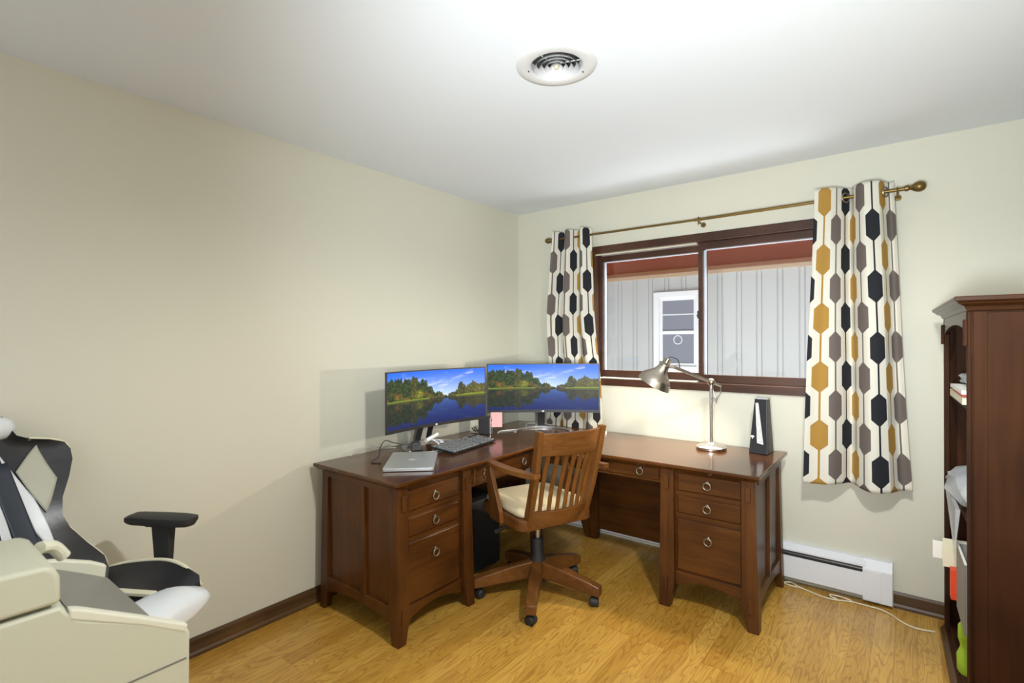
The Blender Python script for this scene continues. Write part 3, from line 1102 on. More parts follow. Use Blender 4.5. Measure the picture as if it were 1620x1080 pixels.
def landscape():
    rng = np.random.RandomState(5)
    U, V = np.meshgrid((np.arange(SW) + .5) / SW, (np.arange(SH) + .5) / SH)

    def noise1(x, f, seed):
        r = np.random.RandomState(seed).rand(4096)
        xi = x * f
        i = np.floor(xi).astype(int)
        t = xi - i
        t = t * t * (3 - 2 * t)
        return r[i % 4096] * (1 - t) + r[(i + 1) % 4096] * t

    def noise2(x, y, f, g, seed):
        r = np.random.RandomState(seed).rand(128, 128)
        a, b_ = x * f, y * g
        i, j = np.floor(a).astype(int), np.floor(b_).astype(int)
        t, s = a - i, b_ - j
        t = t * t * (3 - 2 * t)
        s = s * s * (3 - 2 * s)
        g00, g10 = r[i % 128, j % 128], r[(i + 1) % 128, j % 128]
        g01, g11 = r[i % 128, (j + 1) % 128], r[(i + 1) % 128, (j + 1) % 128]
        return (g00 * (1 - t) + g10 * t) * (1 - s) + (g01 * (1 - t) + g11 * t) * s
    H = 0.475
    ux = [0, .04, .08, .12, .16, .20, .225, .245, .27, .295, .315, .34, .37, .40, .43, .455, .48, .51, .55, .58, .60, .64, .68, .715, .735, .76, .785, .805, .83, .87, .91, .95, 1.0]
    hv = [.86, .91, .88, .91, .86, .92, .85, .90, .955, .92, .84, .82, .87, .80, .71, .72, .61, .60, .60, .54, .525, .56, .575, .60, .73, .76, .71, .66, .70, .77, .72, .70, .68]

    def sky(u, v):
        t = np.clip((v - H) / (1 - H), 0, 1)[..., None]
        d = np.clip(1 - np.abs(u - .56) * 1.5, 0, 1)[..., None]
        lo = np.array([.22, .48, .97]) * (1 - d) + np.array([.66, .82, 1.0]) * d
        hi = np.array([.010, .145, .84])
        c = lo * (1 - t) ** 1.5 + hi * (1 - (1 - t) ** 1.5)
        n = 0.6 * noise2(u + v * .9, v - u * .35, 9, 26, 3) + 0.4 * noise2(u + v * .9, v - u * .35, 22, 60, 4)
        band = np.exp(-((v - (.70 + .35 * (.45 - u) * 1.2)) / .11) ** 2) * (u < .62) * (u > .15) + np.exp(-((v - (.66 + .75 * (u - .50))) / .035) ** 2) * (u > .48) * (u < .88)
        band = band + 0.7 * np.exp(-((v - (.74 + 1.5 * (u - .50))) / .04) ** 2) * (u > .47) * (u < .62)
        k = np.clip((n - .42) * 2.4, 0, 1) * np.clip(band, 0, 1) * .6
        return c * (1 - k[..., None]) + np.array([.80, .88, 1.0]) * k[..., None]

    def top(u):
        h = np.interp(u, ux, hv)
        conif = (np.abs(((u * 26 + 6 * noise1(u, 5, 8)) % 1) - .5) * 2 - .5) * (u < .45) * -.055
        return h + conif + (noise1(u, 90, 11) - .5) * .045 + (noise1(u, 200, 12) - .5) * .03 - .02

    def trees(u, v):
        h = top(u)
        k = (v - H) / np.maximum(h - H, .01)
        n = noise2(u, v, 70, 42, 21)
        n2 = noise2(u, v, 24, 14, 22)
        n3 = noise2(u, v, 160, 90, 23)
        left = (u < .52)[..., None]
        dark = np.array([.010, .022, .008])
        green = np.array([.050, .095, .012])
        olive = np.array([.150, .165, .022])
        autumn = np.array([.26, .095, .014])
        c = dark + (green - dark) * np.clip(n * 1.3 - .25, 0, 1)[..., None]
        low = np.clip((.42 - k) * 4, 0, 1)[..., None] * np.clip(n2 * 2.2 - .5, 0, 1)[..., None]
        c = c * (1 - low) + (olive * (.5 + n[..., None]) * 1.0) * low
        au = np.clip((n2 - .62) * 6, 0, 1)[..., None] * np.clip((.5 - k) * 4, 0, 1)[..., None]
        c = c * (1 - au) + autumn * (.5 + n[..., None] * .8) * au
        tall = np.exp(-((u - .27) / .028) ** 2)[..., None]
        c = c * (1 - .8 * tall) + np.array([.11, .105, .018]) * (.35 + n[..., None] * .9) * .8 * tall
        bush = np.exp(-((u - .325) / .032) ** 2 - ((v - .575) / .065) ** 2)[..., None]
        c = c * (1 - .9 * np.clip(bush * 1.6, 0, 1)) + np.array([.24, .26, .02]) * (.5 + n3[..., None] * .8) * .9 * np.clip(bush * 1.6, 0, 1)
        rc = np.array([.135, .125, .020]) * (.25 + 1.25 * n[..., None]) * (.6 + .7 * n2[..., None])
        lonely = np.exp(-((u - .755) / .022) ** 2)[..., None]
        rc = rc * (1 - .75 * lonely) + dark * 1.3 * .75 * lonely
        c = np.where(left, c, rc)
        c = c * (.35 + .9 * n3[..., None])
        grass = np.clip((.022 + .012 * (u > .78) - (v - H)) * 160, 0, 1) * ((u < .43) | (u > .70))
        c = c * (1 - grass[..., None]) + np.array([.22, .27, .02]) * grass[..., None]
        return c, (v < h)
    S = sky(U, V)
    T, m_ = trees(U, V)
    C = np.where(m_[..., None], T, S)
    Vr = 2 * H - V + .004 * np.sin(V * 260)
    Vr = H + (Vr - H) * .98
    Sr = sky(U, Vr) * np.array([.05, .11, .27]) * (0.35 + 1.15 * np.exp(-(H - V) * 5.5))[..., None]
    Tr, mr = trees(U, Vr)
    Wt = np.where(mr[..., None], Tr * .36 + np.array([.006, .008, .010]), Sr + np.array([.003, .005, .014]))
    C = np.where((V < H)[..., None], Wt, C)
    return np.clip(C, 0, 1)


def screen_mat():
    m, N, L, b = new_mat('lit_lake_wallpaper')
    at = N.new('ShaderNodeAttribute')
    at.attribute_name = 'picture'
    b.inputs['Base Color'].default_value = (0.01, 0.01, 0.01, 1)
    b.inputs['Roughness'].default_value = 0.35
    b.inputs['Specular IOR Level'].default_value = 0.15
    L.new(at.outputs['Color'], b.inputs['Emission Color'])
    b.inputs['Emission Strength'].default_value = 1.08
    return m


M_SCREEN = screen_mat()
MW, MH, MR = 0.79, 0.345, 1.9


def mon_y(x):
    return MR - math.sqrt(MR * MR - x * x)


def screen_mesh():
    me = bpy.data.meshes.new('screen')
    w2, h0, h1 = MW / 2 - 0.009, 0.020, MH - 0.007
    verts = []
    for j in range(SH):
        z = h0 + (h1 - h0) * j / (SH - 1)
        for i in range(SW):
            x = -w2 + 2 * w2 * i / (SW - 1)
            verts.append((x, -mon_y(x) - 0.0006, z))
    faces = [(j * SW + i, j * SW + i + 1, (j + 1) * SW + i + 1, (j + 1) * SW + i) for j in range(SH - 1) for i in range(SW - 1)]
    me.from_pydata(verts, [], faces)
    me.polygons.foreach_set('use_smooth', [True] * len(me.polygons))
    ca = me.color_attributes.new('picture', 'FLOAT_COLOR', 'POINT')
    C = landscape().reshape(-1, 3)
    A = np.ones((len(C), 4), np.float32)
    A[:, :3] = C
    ca.data.foreach_set('color', A.ravel())
    me.materials.append(M_SCREEN)
    return me


SCREEN = screen_mesh()


def monitor(loc, rz, label, zoff, twin=False):
    """origin on the desk below the panel; local -y is the viewing side. The panel is concave to the viewer"""
    t = thing('monitor', label, 'monitor', loc, rz, 'matching curved monitors on the corner desk')
    # curved housing
    bm = B()
    n = 28
    rings = []
    for i in range(n + 1):
        x = -MW / 2 + MW * i / n
        y = -mon_y(x)
        k = 1 - abs(2 * i / n - 1) ** 4
        th = 0.010 + 0.022 * k
        rings.append([(x, y, zoff), (x, y, zoff + MH), (x, y + 0.010, zoff + MH), (x, y + th, zoff + MH - 0.03), (x, y + th, zoff + 0.03), (x, y + 0.010, zoff)])
    loft(bm, rings)
    obj('housing', bm, M_BLACK, t)
    s = bpy.data.objects.new('screen', SCREEN)
    COL.objects.link(s)
    s.parent = t
    s.location = (0, 0, zoff)
    bm = B()   # chin strip with the maker's mark
    for sx in (-0.007, 0.0015):
        box(bm, sx, sx + 0.0055, -0.0035, 0.0, zoff + 0.004, zoff + 0.014)
    obj('badge', bm, M_WPLAS, t)
    def lean(x0, x1, ya, yb, z1=0.36, th=0.016):
        bm = B()
        hexa(bm, [(x0, ya, 0.012), (x1, ya, 0.012), (x1, ya + th, 0.012), (x0, ya + th, 0.012), (x0, yb, z1), (x1, yb, z1), (x1, yb + th, z1), (x0, yb + th, z1)])
        return bm
    obj('stand_neck', lean(-0.030, 0.022, 0.178, 0.050), M_DGREY, t, 0.003)
    obj('neck_edge', lean(-0.050, -0.030, 0.172, 0.044, th=0.026), M_SILVER, t, 0.002)
    if twin:
        obj('neck_brace', lean(0.055, 0.095, 0.165, 0.055, th=0.008), M_BLACK, t, 0.002)
    bm = B()
    box(bm, -0.05, 0.10 if twin else 0.05, 0.0, 0.075, zoff + 0.13, zoff + 0.24)
    obj('mount', bm, M_BLACK, t, 0.004)
    # crescent foot, ends towards the viewer
    bm = B()
    rings = []
    n = 26
    for i in range(n + 1):
        a = math.radians(-86 + 172 * i / n)
        R0 = 0.198
        wv = 0.008 + 0.020 * math.cos(a) ** 2
        cx, cy = R0 * math.sin(a), R0 * math.cos(a) - 0.012
        d = Vector((math.sin(a), math.cos(a), 0))
        p = Vector((cx, cy, 0))
        zt = 0.005 + 0.010 * math.cos(a) ** 2
        q0, q1 = p - d * wv, p + d * wv
        rings.append([(q0.x, q0.y, 0.0), (q1.x, q1.y, 0.0), (q1.x, q1.y, zt * .8), (q0.x, q0.y, zt)])
    loft(bm, rings)
    obj('stand_foot', bm, M_SILVER, t, 0.0015)
    return t


def aim(p0, p1):
    """centre and heading from the left and right ends of the screen as seen by the viewer"""
    a, b = Vector(p0), Vector(p1)
    c = (a + b) / 2
    return c, math.atan2(b.y - a.y, b.x - a.x)


MZ = 0.128
c, r = aim((0.283, -1.577), (0.323, -0.790))
sag = mon_y(MW / 2)
nrm = Vector((-math.sin(r), math.cos(r)))
monitor((c.x + nrm.x * sag, c.y + nrm.y * sag, TZ), r, 'curved wide monitor on the left, standing behind the keyboard near the left wall', MZ, True)
c, r = aim((0.209, -0.647), (0.833, -0.163))
nrm = Vector((-math.sin(r), math.cos(r)))
monitor((c.x + nrm.x * sag, c.y + nrm.y * sag, TZ), r, 'curved wide monitor on the right, standing across the corner of the desk before the curtain', MZ + 0.010)

# pink sticky note hanging from the right monitor
bm = B()
nrows = 5
ra, rb = [], []
for i in range(nrows + 1):
    z = 0.914 - 0.100 * i / nrows
    ra.append(z)
u = Vector((0.79, 0.61, 0)).normalized()
o0 = Vector((0.2485, -0.6505, 0))
vs = []
for i, z in enumerate(ra):
    off = Vector((u.y, -u.x, 0)) * (0.004 + 0.010 * (i / nrows) ** 2)
    p = o0 + off
    q = o0 + off + u * 0.078
    vs.append((bm.verts.new((p.x, p.y, z)), bm.verts.new((q.x, q.y, z))))
for a, b_ in zip(vs, vs[1:]):
    bm.faces.new((a[0], a[1], b_[1], b_[0]))
so = obj('sticky_note', bm, M_PINK)
sm = so.modifiers.new('thickness', 'SOLIDIFY')
sm.thickness = 0.0006
tag(so, 'pink sticky note hanging from the lower left edge of the right monitor', 'note')

# docking station
dk = thing('docking_station', 'small black and silver docking box standing upright between the two monitors', 'docking station', (0.235, -0.665, TZ), math.radians(18))
bm = B()
box(bm, -0.065, 0.020, -0.022, 0.022, 0.0, 0.118)
obj('casing', bm, M_DGREY, dk, 0.004)
bm = B()
box(bm, 0.020, 0.026, -0.022, 0.022, 0.0, 0.118)
fp = obj('port_panel', bm, M_SILVER, dk, 0.002)
bm = B()
box(bm, 0.0255, 0.027, -0.006, 0.006, 0.090, 0.104)
obj('port', bm, M_BLACK, fp)
for z_ in (0.055, 0.024):
    bm = B()
    box(bm, 0.0255, 0.027, -0.003, 0.003, z_, z_ + 0.015)
    obj('port', bm, M_BLACK, fp)

# laptop
lp = thing('laptop', 'closed silver laptop lying at the front left of the desk', 'laptop', (0.463, -1.553, TZ), math.radians(133))
LW, LD = 0.375, 0.250
bm = B()
pts = rrect(-LW / 2, LW / 2, -LD / 2, LD / 2, 0.010, 4)
loft(bm, [[(x * .985, y * .985, 0.0015) for x, y in pts], [(x, y, 0.0045) for x, y in pts], [(x, y, 0.0095) for x, y in pts]])
obj('base', bm, M_LAPTOP, lp)
bm = B()
loft(bm, [[(x * .995, y * .99, 0.0105) for x, y in pts], [(x, y, 0.0115) for x, y in pts], [(x, y, 0.0165) for x, y in pts], [(x * .995, y * .993, 0.0178) for x, y in pts]])
lid = obj('lid', bm, M_LAPTOP, lp)
bm = B()
torus(bm, (0.0, 0.0, 0.0178), (0, 0, 1), 0.0185, 0.0006, 32, 6)
for i, xx in enumerate((-0.010, -0.0035, 0.003, 0.009)):
    box(bm, -0.004, 0.004, xx - 0.0005, xx + 0.0018, 0.0176, 0.0184)
obj('badge', bm, M_WPLAS, lid)
bm = B()
box(bm, -LW / 2 + 0.004, LW / 2 - 0.004, -LD / 2 + 0.003, LD / 2 - 0.003, 0.0092, 0.0108)
obj('gasket', bm, M_BLACK, lp)

# keyboard
kb = thing('keyboard', 'black full-size keyboard with raised back edge, on the desk beside the laptop', 'keyboard', (0.397, -1.075, TZ), math.radians(97.5))
KW, KD = 0.445, 0.170
bm = B()
prism(bm, [(-KD / 2, 0.004), (KD / 2, 0.022), (KD / 2, 0.030), (-KD / 2, 0.013)], -KW / 2, KW / 2, 'x')
for s_ in (-1, 1):
    box(bm, s_ * 0.19 - 0.012, s_ * 0.19 + 0.012, KD / 2 - 0.02, KD / 2 - 0.012, 0.0, 0.022)
    box(bm, s_ * 0.19 - 0.012, s_ * 0.19 + 0.012, -KD / 2 + 0.004, -KD / 2 + 0.016, 0.0, 0.007)
obj('body', bm, M_BLACK, kb, 0.002)
M_KEY = mat('dark_grey_keycap', (0.17, 0.175, 0.18), 0.28)
kmesh = None
rows = 6
slope = math.atan2(0.017, KD)
for r_ in range(rows):
    y = -KD / 2 + 0.014 + r_ * 0.0265 + (0.006 if r_ == 5 else 0)
    cells = []
    if r_ == 0:
        cells = [(-0.205, 0.024), (-0.178, 0.022), (-0.153, 0.022), (-0.085, 0.100), (-0.018, 0.022), (0.008, 0.022), (0.034, 0.022)]
    else:
        cells = [(-0.208 + 0.0205 * i, 0.017) for i in range(13)]
    cells += [(0.075 + 0.0195 * i, 0.0165) for i in range(3)] + ([(0.145 + 0.0195 * i, 0.0165) for i in range(4)] if r_ != 5 else [])
    for (x, w_) in cells:
        bm = B()
        z = 0.0135 + (y + KD / 2) * math.tan(slope)
        hw, hd = w_ / 2, 0.0090
        hexa(bm, [(-hw, -hd, 0), (hw, -hd, 0), (hw, hd, 0), (-hw, hd, 0),
                  (-hw + .0022, -hd + .002, 0.007), (hw - .0022, -hd + .002, 0.007), (hw - .0022, hd - .003, 0.007), (-hw + .0022, hd - .003, 0.007)])
        k = obj('key', bm, M_KEY, kb)
        k.location = (x, y, z)
        k.rotation_euler = (slope, 0, 0)

# ================================================================ DESK LAMP
JX, JY, JZ = 1.621, -0.262, 1.162
lampo = thing('desk_lamp', 'brushed nickel desk lamp with tilted conical shade and balanced arm, standing on the desk', 'lamp', (JX - 0.003, JY + 0.004, TZ))


def LL(p):
    return Vector(p) - Vector((JX - 0.003, JY + 0.004, TZ))


bm = B()
lathe(bm, [(0.001, 0.0), (0.082, 0.0), (0.086, 0.004), (0.086, 0.016), (0.080, 0.021), (0.045, 0.030), (0.016, 0.038), (0.011, 0.044), (0.001, 0.044)], seg=56)
obj('base', bm, M_NICKEL, lampo, smooth=True, angle=40)
bm = B()
tube(bm, [(0, 0, 0.040), (0, 0, 0.380)], 0.0085, 20)
obj('pole', bm, M_NICKEL, lampo, smooth=True, angle=50)
top_ = Vector((1.506, -0.640, 1.305))
rimc = Vector((1.428, -0.655, 1.168))
jt = Vector((JX, JY, JZ))
armd = (Vector((1.540, -0.640, 1.262)) - jt)
arm_end = jt - armd.normalized() * 0.115
bm = B()
tube(bm, [LL(jt + Vector((0, 0, -0.035))), LL(jt + Vector((0, 0, -0.004)))], 0.013, 16)
lathe(bm, [(0.001, -0.022), (0.014, -0.020), (0.021, -0.010), (0.023, 0.0), (0.021, 0.010), (0.014, 0.020), (0.001, 0.022)], origin=LL(jt), axis=(0.75, -0.6, 0), seg=28)
obj('joint', bm, M_NICKEL, lampo, smooth=True, angle=60)
bm = B()
tube(bm, [LL(arm_end), LL(jt), LL(jt + armd)], 0.0085, 18)
tube(bm, [LL(jt + armd), LL(jt + armd + (Vector((1.515, -0.645, 1.262)) - jt - armd))], 0.0055, 12)
arm = obj('arm', bm, M_NICKEL, lampo, smooth=True, angle=50)
axis = (rimc - top_).normalized()
Ls = (rimc - top_).length
bm = B()
prof = [(0.024, 0.036), (0.027, 0.040), (0.031, 0.058), (0.040, 0.078), (0.060, 0.098), (0.078, 0.115), (0.088, 0.135), (0.094, Ls)]
inner = [(r_ - 0.0018, h_) for r_, h_ in prof][::-1]
lathe(bm, prof + inner, origin=LL(top_), axis=axis, seg=56)
shade = obj('shade', bm, M_NICKEL, lampo, smooth=True, angle=60)
bm = B()
lathe(bm, [(0.001, -0.004), (0.010, -0.004), (0.013, 0.004), (0.013, 0.020), (0.022, 0.026), (0.034, 0.032), (0.034, 0.037), (0.024, 0.040), (0.001, 0.042)], origin=LL(top_), axis=axis, seg=28)
for k in range(6):
    a_ = axis.cross(Vector((0, 1, 0))).normalized()
    b_ = axis.cross(a_)
    d_ = (a_ * math.cos(k * PI / 3) + b_ * math.sin(k * PI / 3))
    tube(bm, [LL(top_ + d_ * 0.019), LL(top_ + d_ * 0.021 + axis * 0.032)], 0.0028, 6)
obj('socket_cap', bm, M_NICKEL, lampo, smooth=True, angle=40)
bulbc = top_ + axis * (Ls - 0.052)
bm = B()
lathe(bm, [(0.001, -0.030), (0.010, -0.028), (0.014, -0.016), (0.021, 0.0), (0.018, 0.014), (0.001, 0.022)], origin=LL(bulbc), axis=axis, seg=24)
obj('bulb', bm, emis('warm_lamp_bulb', (1.0, 0.88, 0.66), 25.0), lampo, smooth=True, angle=80)
bm = B()
tube(bm, [LL(top_), LL(top_ + Vector((0.012, 0, 0.012))), LL(top_ + Vector((0.045, 0.02, -0.003))), LL(jt + armd * 0.86 + Vector((0, 0, 0.008)))], 0.0024, 8, smooth=8)
obj('cord', bm, M_BLACKR, lampo, smooth=True)
bm = B()
tube(bm, [LL(arm_end), LL(arm_end + Vector((-0.004, 0.0, -0.05))), LL(arm_end + Vector((-0.035, -0.01, -0.105))), LL(jt + Vector((0.026, 0.01, -0.115))), LL(jt + Vector((0.010, 0.003, -0.05))), LL(jt + Vector((0.010, 0.0, -0.030)))], 0.0024, 8, smooth=8)
obj('cord_loop', bm, M_SILVER, lampo, smooth=True)
li = light('desk_lamp_light', 'POINT', bulbc + axis * 0.034, 19.0, (1.0, 0.91, 0.76), 0.020)

# ================================================================ SPEAKER TOWER
sp_ = thing('tower_speaker', 'black wedge-shaped tower speaker with a silver slatted side, at the right end of the desk', 'speaker', (1.872, -0.185, TZ), math.radians(-2))
bm = B()
hexa(bm, [(-0.052, -0.048, 0), (0.050, -0.058, 0), (0.056, 0.055, 0), (-0.052, 0.055, 0), (-0.030, -0.006, 0.305), (0.036, -0.012, 0.305), (0.040, 0.040, 0.305), (-0.030, 0.040, 0.305)])
obj('cabinet', bm, M_BLACK, sp_, 0.004)
bm = B()
box(bm, -0.032, 0.042, -0.014, 0.042, 0.304, 0.311)
obj('top_plate', bm, M_SILVER, sp_, 0.002)


def spk_pt(u_, v_):
    """point on the front face: u 0..1 across, v 0..1 up"""
    a = Vector((-0.052, -0.048, 0)).lerp(Vector((-0.030, -0.006, 0.305)), v_)
    b = Vector((0.050, -0.058, 0)).lerp(Vector((0.036, -0.012, 0.305)), v_)
    return a.lerp(b, u_) + Vector((0, -0.0015, 0))


bm = B()
q = [bm.verts.new(spk_pt(*p)) for p in ((0.42, 0.20), (0.78, 0.18), (0.34, 0.93), (0.12, 0.93))]
bm.faces.new(q)
ssm = obj('slatted_grille', bm, M_WPLAS, sp_)
md = ssm.modifiers.new('thickness', 'SOLIDIFY'); md.thickness = 0.002
bm = B()
for k in range(4):
    t0 = 0.2 + 0.2 * k
    a = spk_pt(0.42 + 0.36 * t0, 0.205) + Vector((0, -0.0012, 0))
    b = spk_pt(0.20 + 0.22 * t0, 0.60 + 0.08 * k) + Vector((0, -0.0012, 0))
    tube(bm, [a, b], 0.0011, 6)
obj('slat', bm, M_SMOKE, ssm)
bm = B()
c0 = spk_pt(0.12, 0.305)
box(bm, c0.x - 0.007, c0.x + 0.008, c0.y - 0.001, c0.y + 0.001, c0.z - 0.004, c0.z + 0.007)
box(bm, c0.x - 0.011, c0.x + 0.011, c0.y - 0.0012, c0.y + 0.001, c0.z - 0.001, c0.z + 0.002)
box(bm, c0.x - 0.002, c0.x + 0.002, c0.y - 0.0012, c0.y + 0.001, c0.z - 0.012, c0.z)
obj('emblem', bm, M_WPLAS, sp_)
bm = B()
hexa(bm, [(0.030, -0.040, -0.0), (0.052, -0.045, 0), (0.056, 0.04, 0), (0.030, 0.04, 0), (0.030, -0.040, 0.03), (0.052, -0.045, 0.03), (0.056, 0.04, 0.03), (0.030, 0.04, 0.03)])
bm.free()

# small things on the desk
bm = B()
box(bm, 0.80, 0.895, -0.285, -0.180, TZ, TZ + 0.018)
tag(obj('paper_pad', bm, M_PAPER, None, 0.001), 'small white paper pad on the desk just right of the right monitor', 'paper')

bm = B()
tube(bm, [(0.345, -1.66, TZ + .004), (0.30, -1.69, TZ + .004), (0.27, -1.62, TZ + .02), (0.235, -1.58, TZ + .06), (0.215, -1.53, TZ + .085), (0.235, -1.49, TZ + .070), (0.27, -1.44, TZ + .055), (0.30, -1.40, TZ + .062)], 0.0028, 8, smooth=8)
cb = thing('laptop_cable', 'thin black cable looping up from the laptop to a black plug', 'cable')
bm2 = bm
obj('lead', bm2, M_BLACKR, cb, smooth=True)
bm = B()
hexa(bm, [(0.285, -1.405, TZ + .020), (0.315, -1.425, TZ + .020), (0.345, -1.375, TZ + .020), (0.315, -1.355, TZ + .020),
          (0.280, -1.400, TZ + .066), (0.310, -1.420, TZ + .066), (0.335, -1.375, TZ + .066), (0.305, -1.355, TZ + .066)])
box(bm, 0.300, 0.330, -1.405, -1.375, TZ, TZ + .022)
obj('plug', bm, M_BLACK, cb, 0.004)

hubt = thing('white_cable_adapter', 'small white cable adapter leaning on the silver stand of the left monitor', 'adapter')
bm = B()
tube(bm, [(0.30, -1.300, TZ + .060), (0.29, -1.200, TZ + .082)], 0.012, 12)
obj('adapter_body', bm, M_WPLAS, hubt, smooth=True, angle=60)
bm = B()
tube(bm, [(0.298, -1.265, TZ + .062), (0.33, -1.25, TZ + .050), (0.36, -1.24, TZ + .020), (0.36, -1.28, TZ + .004), (0.33, -1.34, TZ + .003), (0.29, -1.37, TZ + .003)], 0.0030, 8, smooth=8)
obj('lead', bm, M_WPLAS, hubt, smooth=True)

bm = B()
tube(bm, [(0.075, -1.66, TZ + .003), (0.050, -1.60, TZ + .020), (0.040, -1.50, TZ + .026), (0.060, -1.42, TZ + .006), (0.10, -1.36, TZ + .003)], 0.003, 8, smooth=8)
tag(obj('grey_cable', bm, mat('pale_grey_cord', (0.5, 0.48, 0.42), 0.6), None, smooth=True), 'pale grey cable lying along the back edge of the desk by the left wall', 'cable')

bm = B()
tube(bm, [(0.27, -0.60, TZ + .004), (0.25, -0.53, TZ + .004), (0.30, -0.42, TZ + .004), (0.31, -0.32, TZ + .004), (0.24, -0.22, TZ + .012), (0.30, -0.14, TZ + .014), (0.40, -0.11, TZ + .004)], 0.0035, 8, smooth=8)
tag(obj('white_cable', bm, M_WPLAS, None, smooth=True), 'white cable snaking across the desk behind the right monitor', 'cable')
bm = B()
for k in range(3):
    torus(bm, (0.135 + 0.006 * k, -0.70 + 0.012 * k, TZ + 0.022 + 0.004 * k), (0.5 + .2 * k, 0.5, 0.7), 0.022, 0.0022, 24, 6)
tube(bm, [(0.12, -0.72, TZ + .003), (0.17, -0.70, TZ + .003), (0.165, -0.655, TZ + .02)], 0.0022, 8, smooth=6)
tag(obj('coiled_cable', bm, M_BLACKR, None, smooth=True), 'small coil of black cable behind the upright docking box', 'cable')

bx0 = thing('kneehole_filler', 'black box added to darken the kneehole under the long side of the desk', 'filler box', (0.36, -1.06, 0))  # plain black box added to keep the kneehole dark
bx('casing', (-0.20, 0.12, -0.20, 0.22, 0.012, 0.44), M_BLACKR, bx0, 0.006)
for sx_ in (-0.17, 0.09):
    for sy_ in (-0.17, 0.19):
        bx('foot', (sx_ - 0.015, sx_ + 0.015, sy_ - 0.015, sy_ + 0.015, 0.0, 0.0122), M_BLACK, bx0)
# cable on the floor
bm = B()
tube(bm, [(1.93, -0.055, .005), (2.00, -0.082, .005), (2.06, -0.085, .005), (2.12, -0.105, .005), (2.18, -0.125, .005), (2.24, -0.115, .005), (2.30, -0.090, .005), (2.36, -0.092, .005), (2.42, -0.095, .005), (2.469, -0.125, .005), (2.52, -0.183, .005), (2.571, -0.205, .005), (2.640, -0.190, .005)], 0.0042, 8, smooth=8)
tube(bm, [(1.93, -0.095, .005), (2.00, -0.055, .012), (2.04, -0.085, .012), (2.07, -0.09, .008)], 0.0042, 8, smooth=8)
tube(bm, [(2.30, -0.092, .010), (2.25, -0.080, .012), (2.20, -0.085, .012), (2.205, -0.108, .012), (2.235, -0.115, .008)], 0.0042, 8, smooth=8)
tag(obj('floor_cable', bm, M_CORD, None, smooth=True), 'ivory power cable running along the floor in front of the baseboard heater', 'cable')

# ================================================================ CURTAINS
def rod_z(x):
    return 2.172


rod = thing('curtain_rod', 'antique brass curtain rod with ball finials above the window', 'curtain rod')
bm = B()
tube(bm, [(0.40, -0.10, 2.172), (1.50, -0.10, 2.166)], 0.0075, 16)
obj('pole', bm, M_BRASS, rod, smooth=True)
bm = B()
tube(bm, [(1.47, -0.10, 2.166), (2.55, -0.10, 2.170)], 0.0095, 16)
obj('pole', bm, M_BRASS, rod, smooth=True)
for x0, s_, r0 in ((0.405, -1, 0.021), (2.548, 1, 0.026)):
    bm = B()
    lathe(bm, [(0.010, -0.02), (0.015, -0.018), (0.015, -0.004), (0.010, 0.0), (0.013, 0.010), (r0 * .75, 0.018), (r0, 0.034), (r0 * 1.02, 0.044), (r0 * .8, 0.058), (0.010, 0.066), (0.001, 0.067)], origin=(x0, -0.10, 2.171), axis=(s_, 0, 0), seg=28)
    obj('finial', bm, M_BRASS, rod, smooth=True, angle=40)
for x0 in (0.395, 1.497, 2.500):
    bm = B()
    tube(bm, [(x0, 0.0, 2.150), (x0, -0.060, 2.150), (x0, -0.100, 2.152), (x0, -0.100, 2.158)], 0.005, 10)
    lathe(bm, [(0.001, 0), (0.016, 0.0), (0.016, 0.004), (0.001, 0.005)], origin=(x0, 0, 2.150), axis=(0, -1, 0), seg=20)
    torus(bm, (x0, -0.10, 2.168), (1, 0, 0), 0.013, 0.0035, 20, 6)
    tube(bm, [(x0, -0.100, 2.156), (x0, -0.100, 2.135)], 0.004, 8)
    obj('bracket', bm, M_BRASS, rod, smooth=True, angle=40)


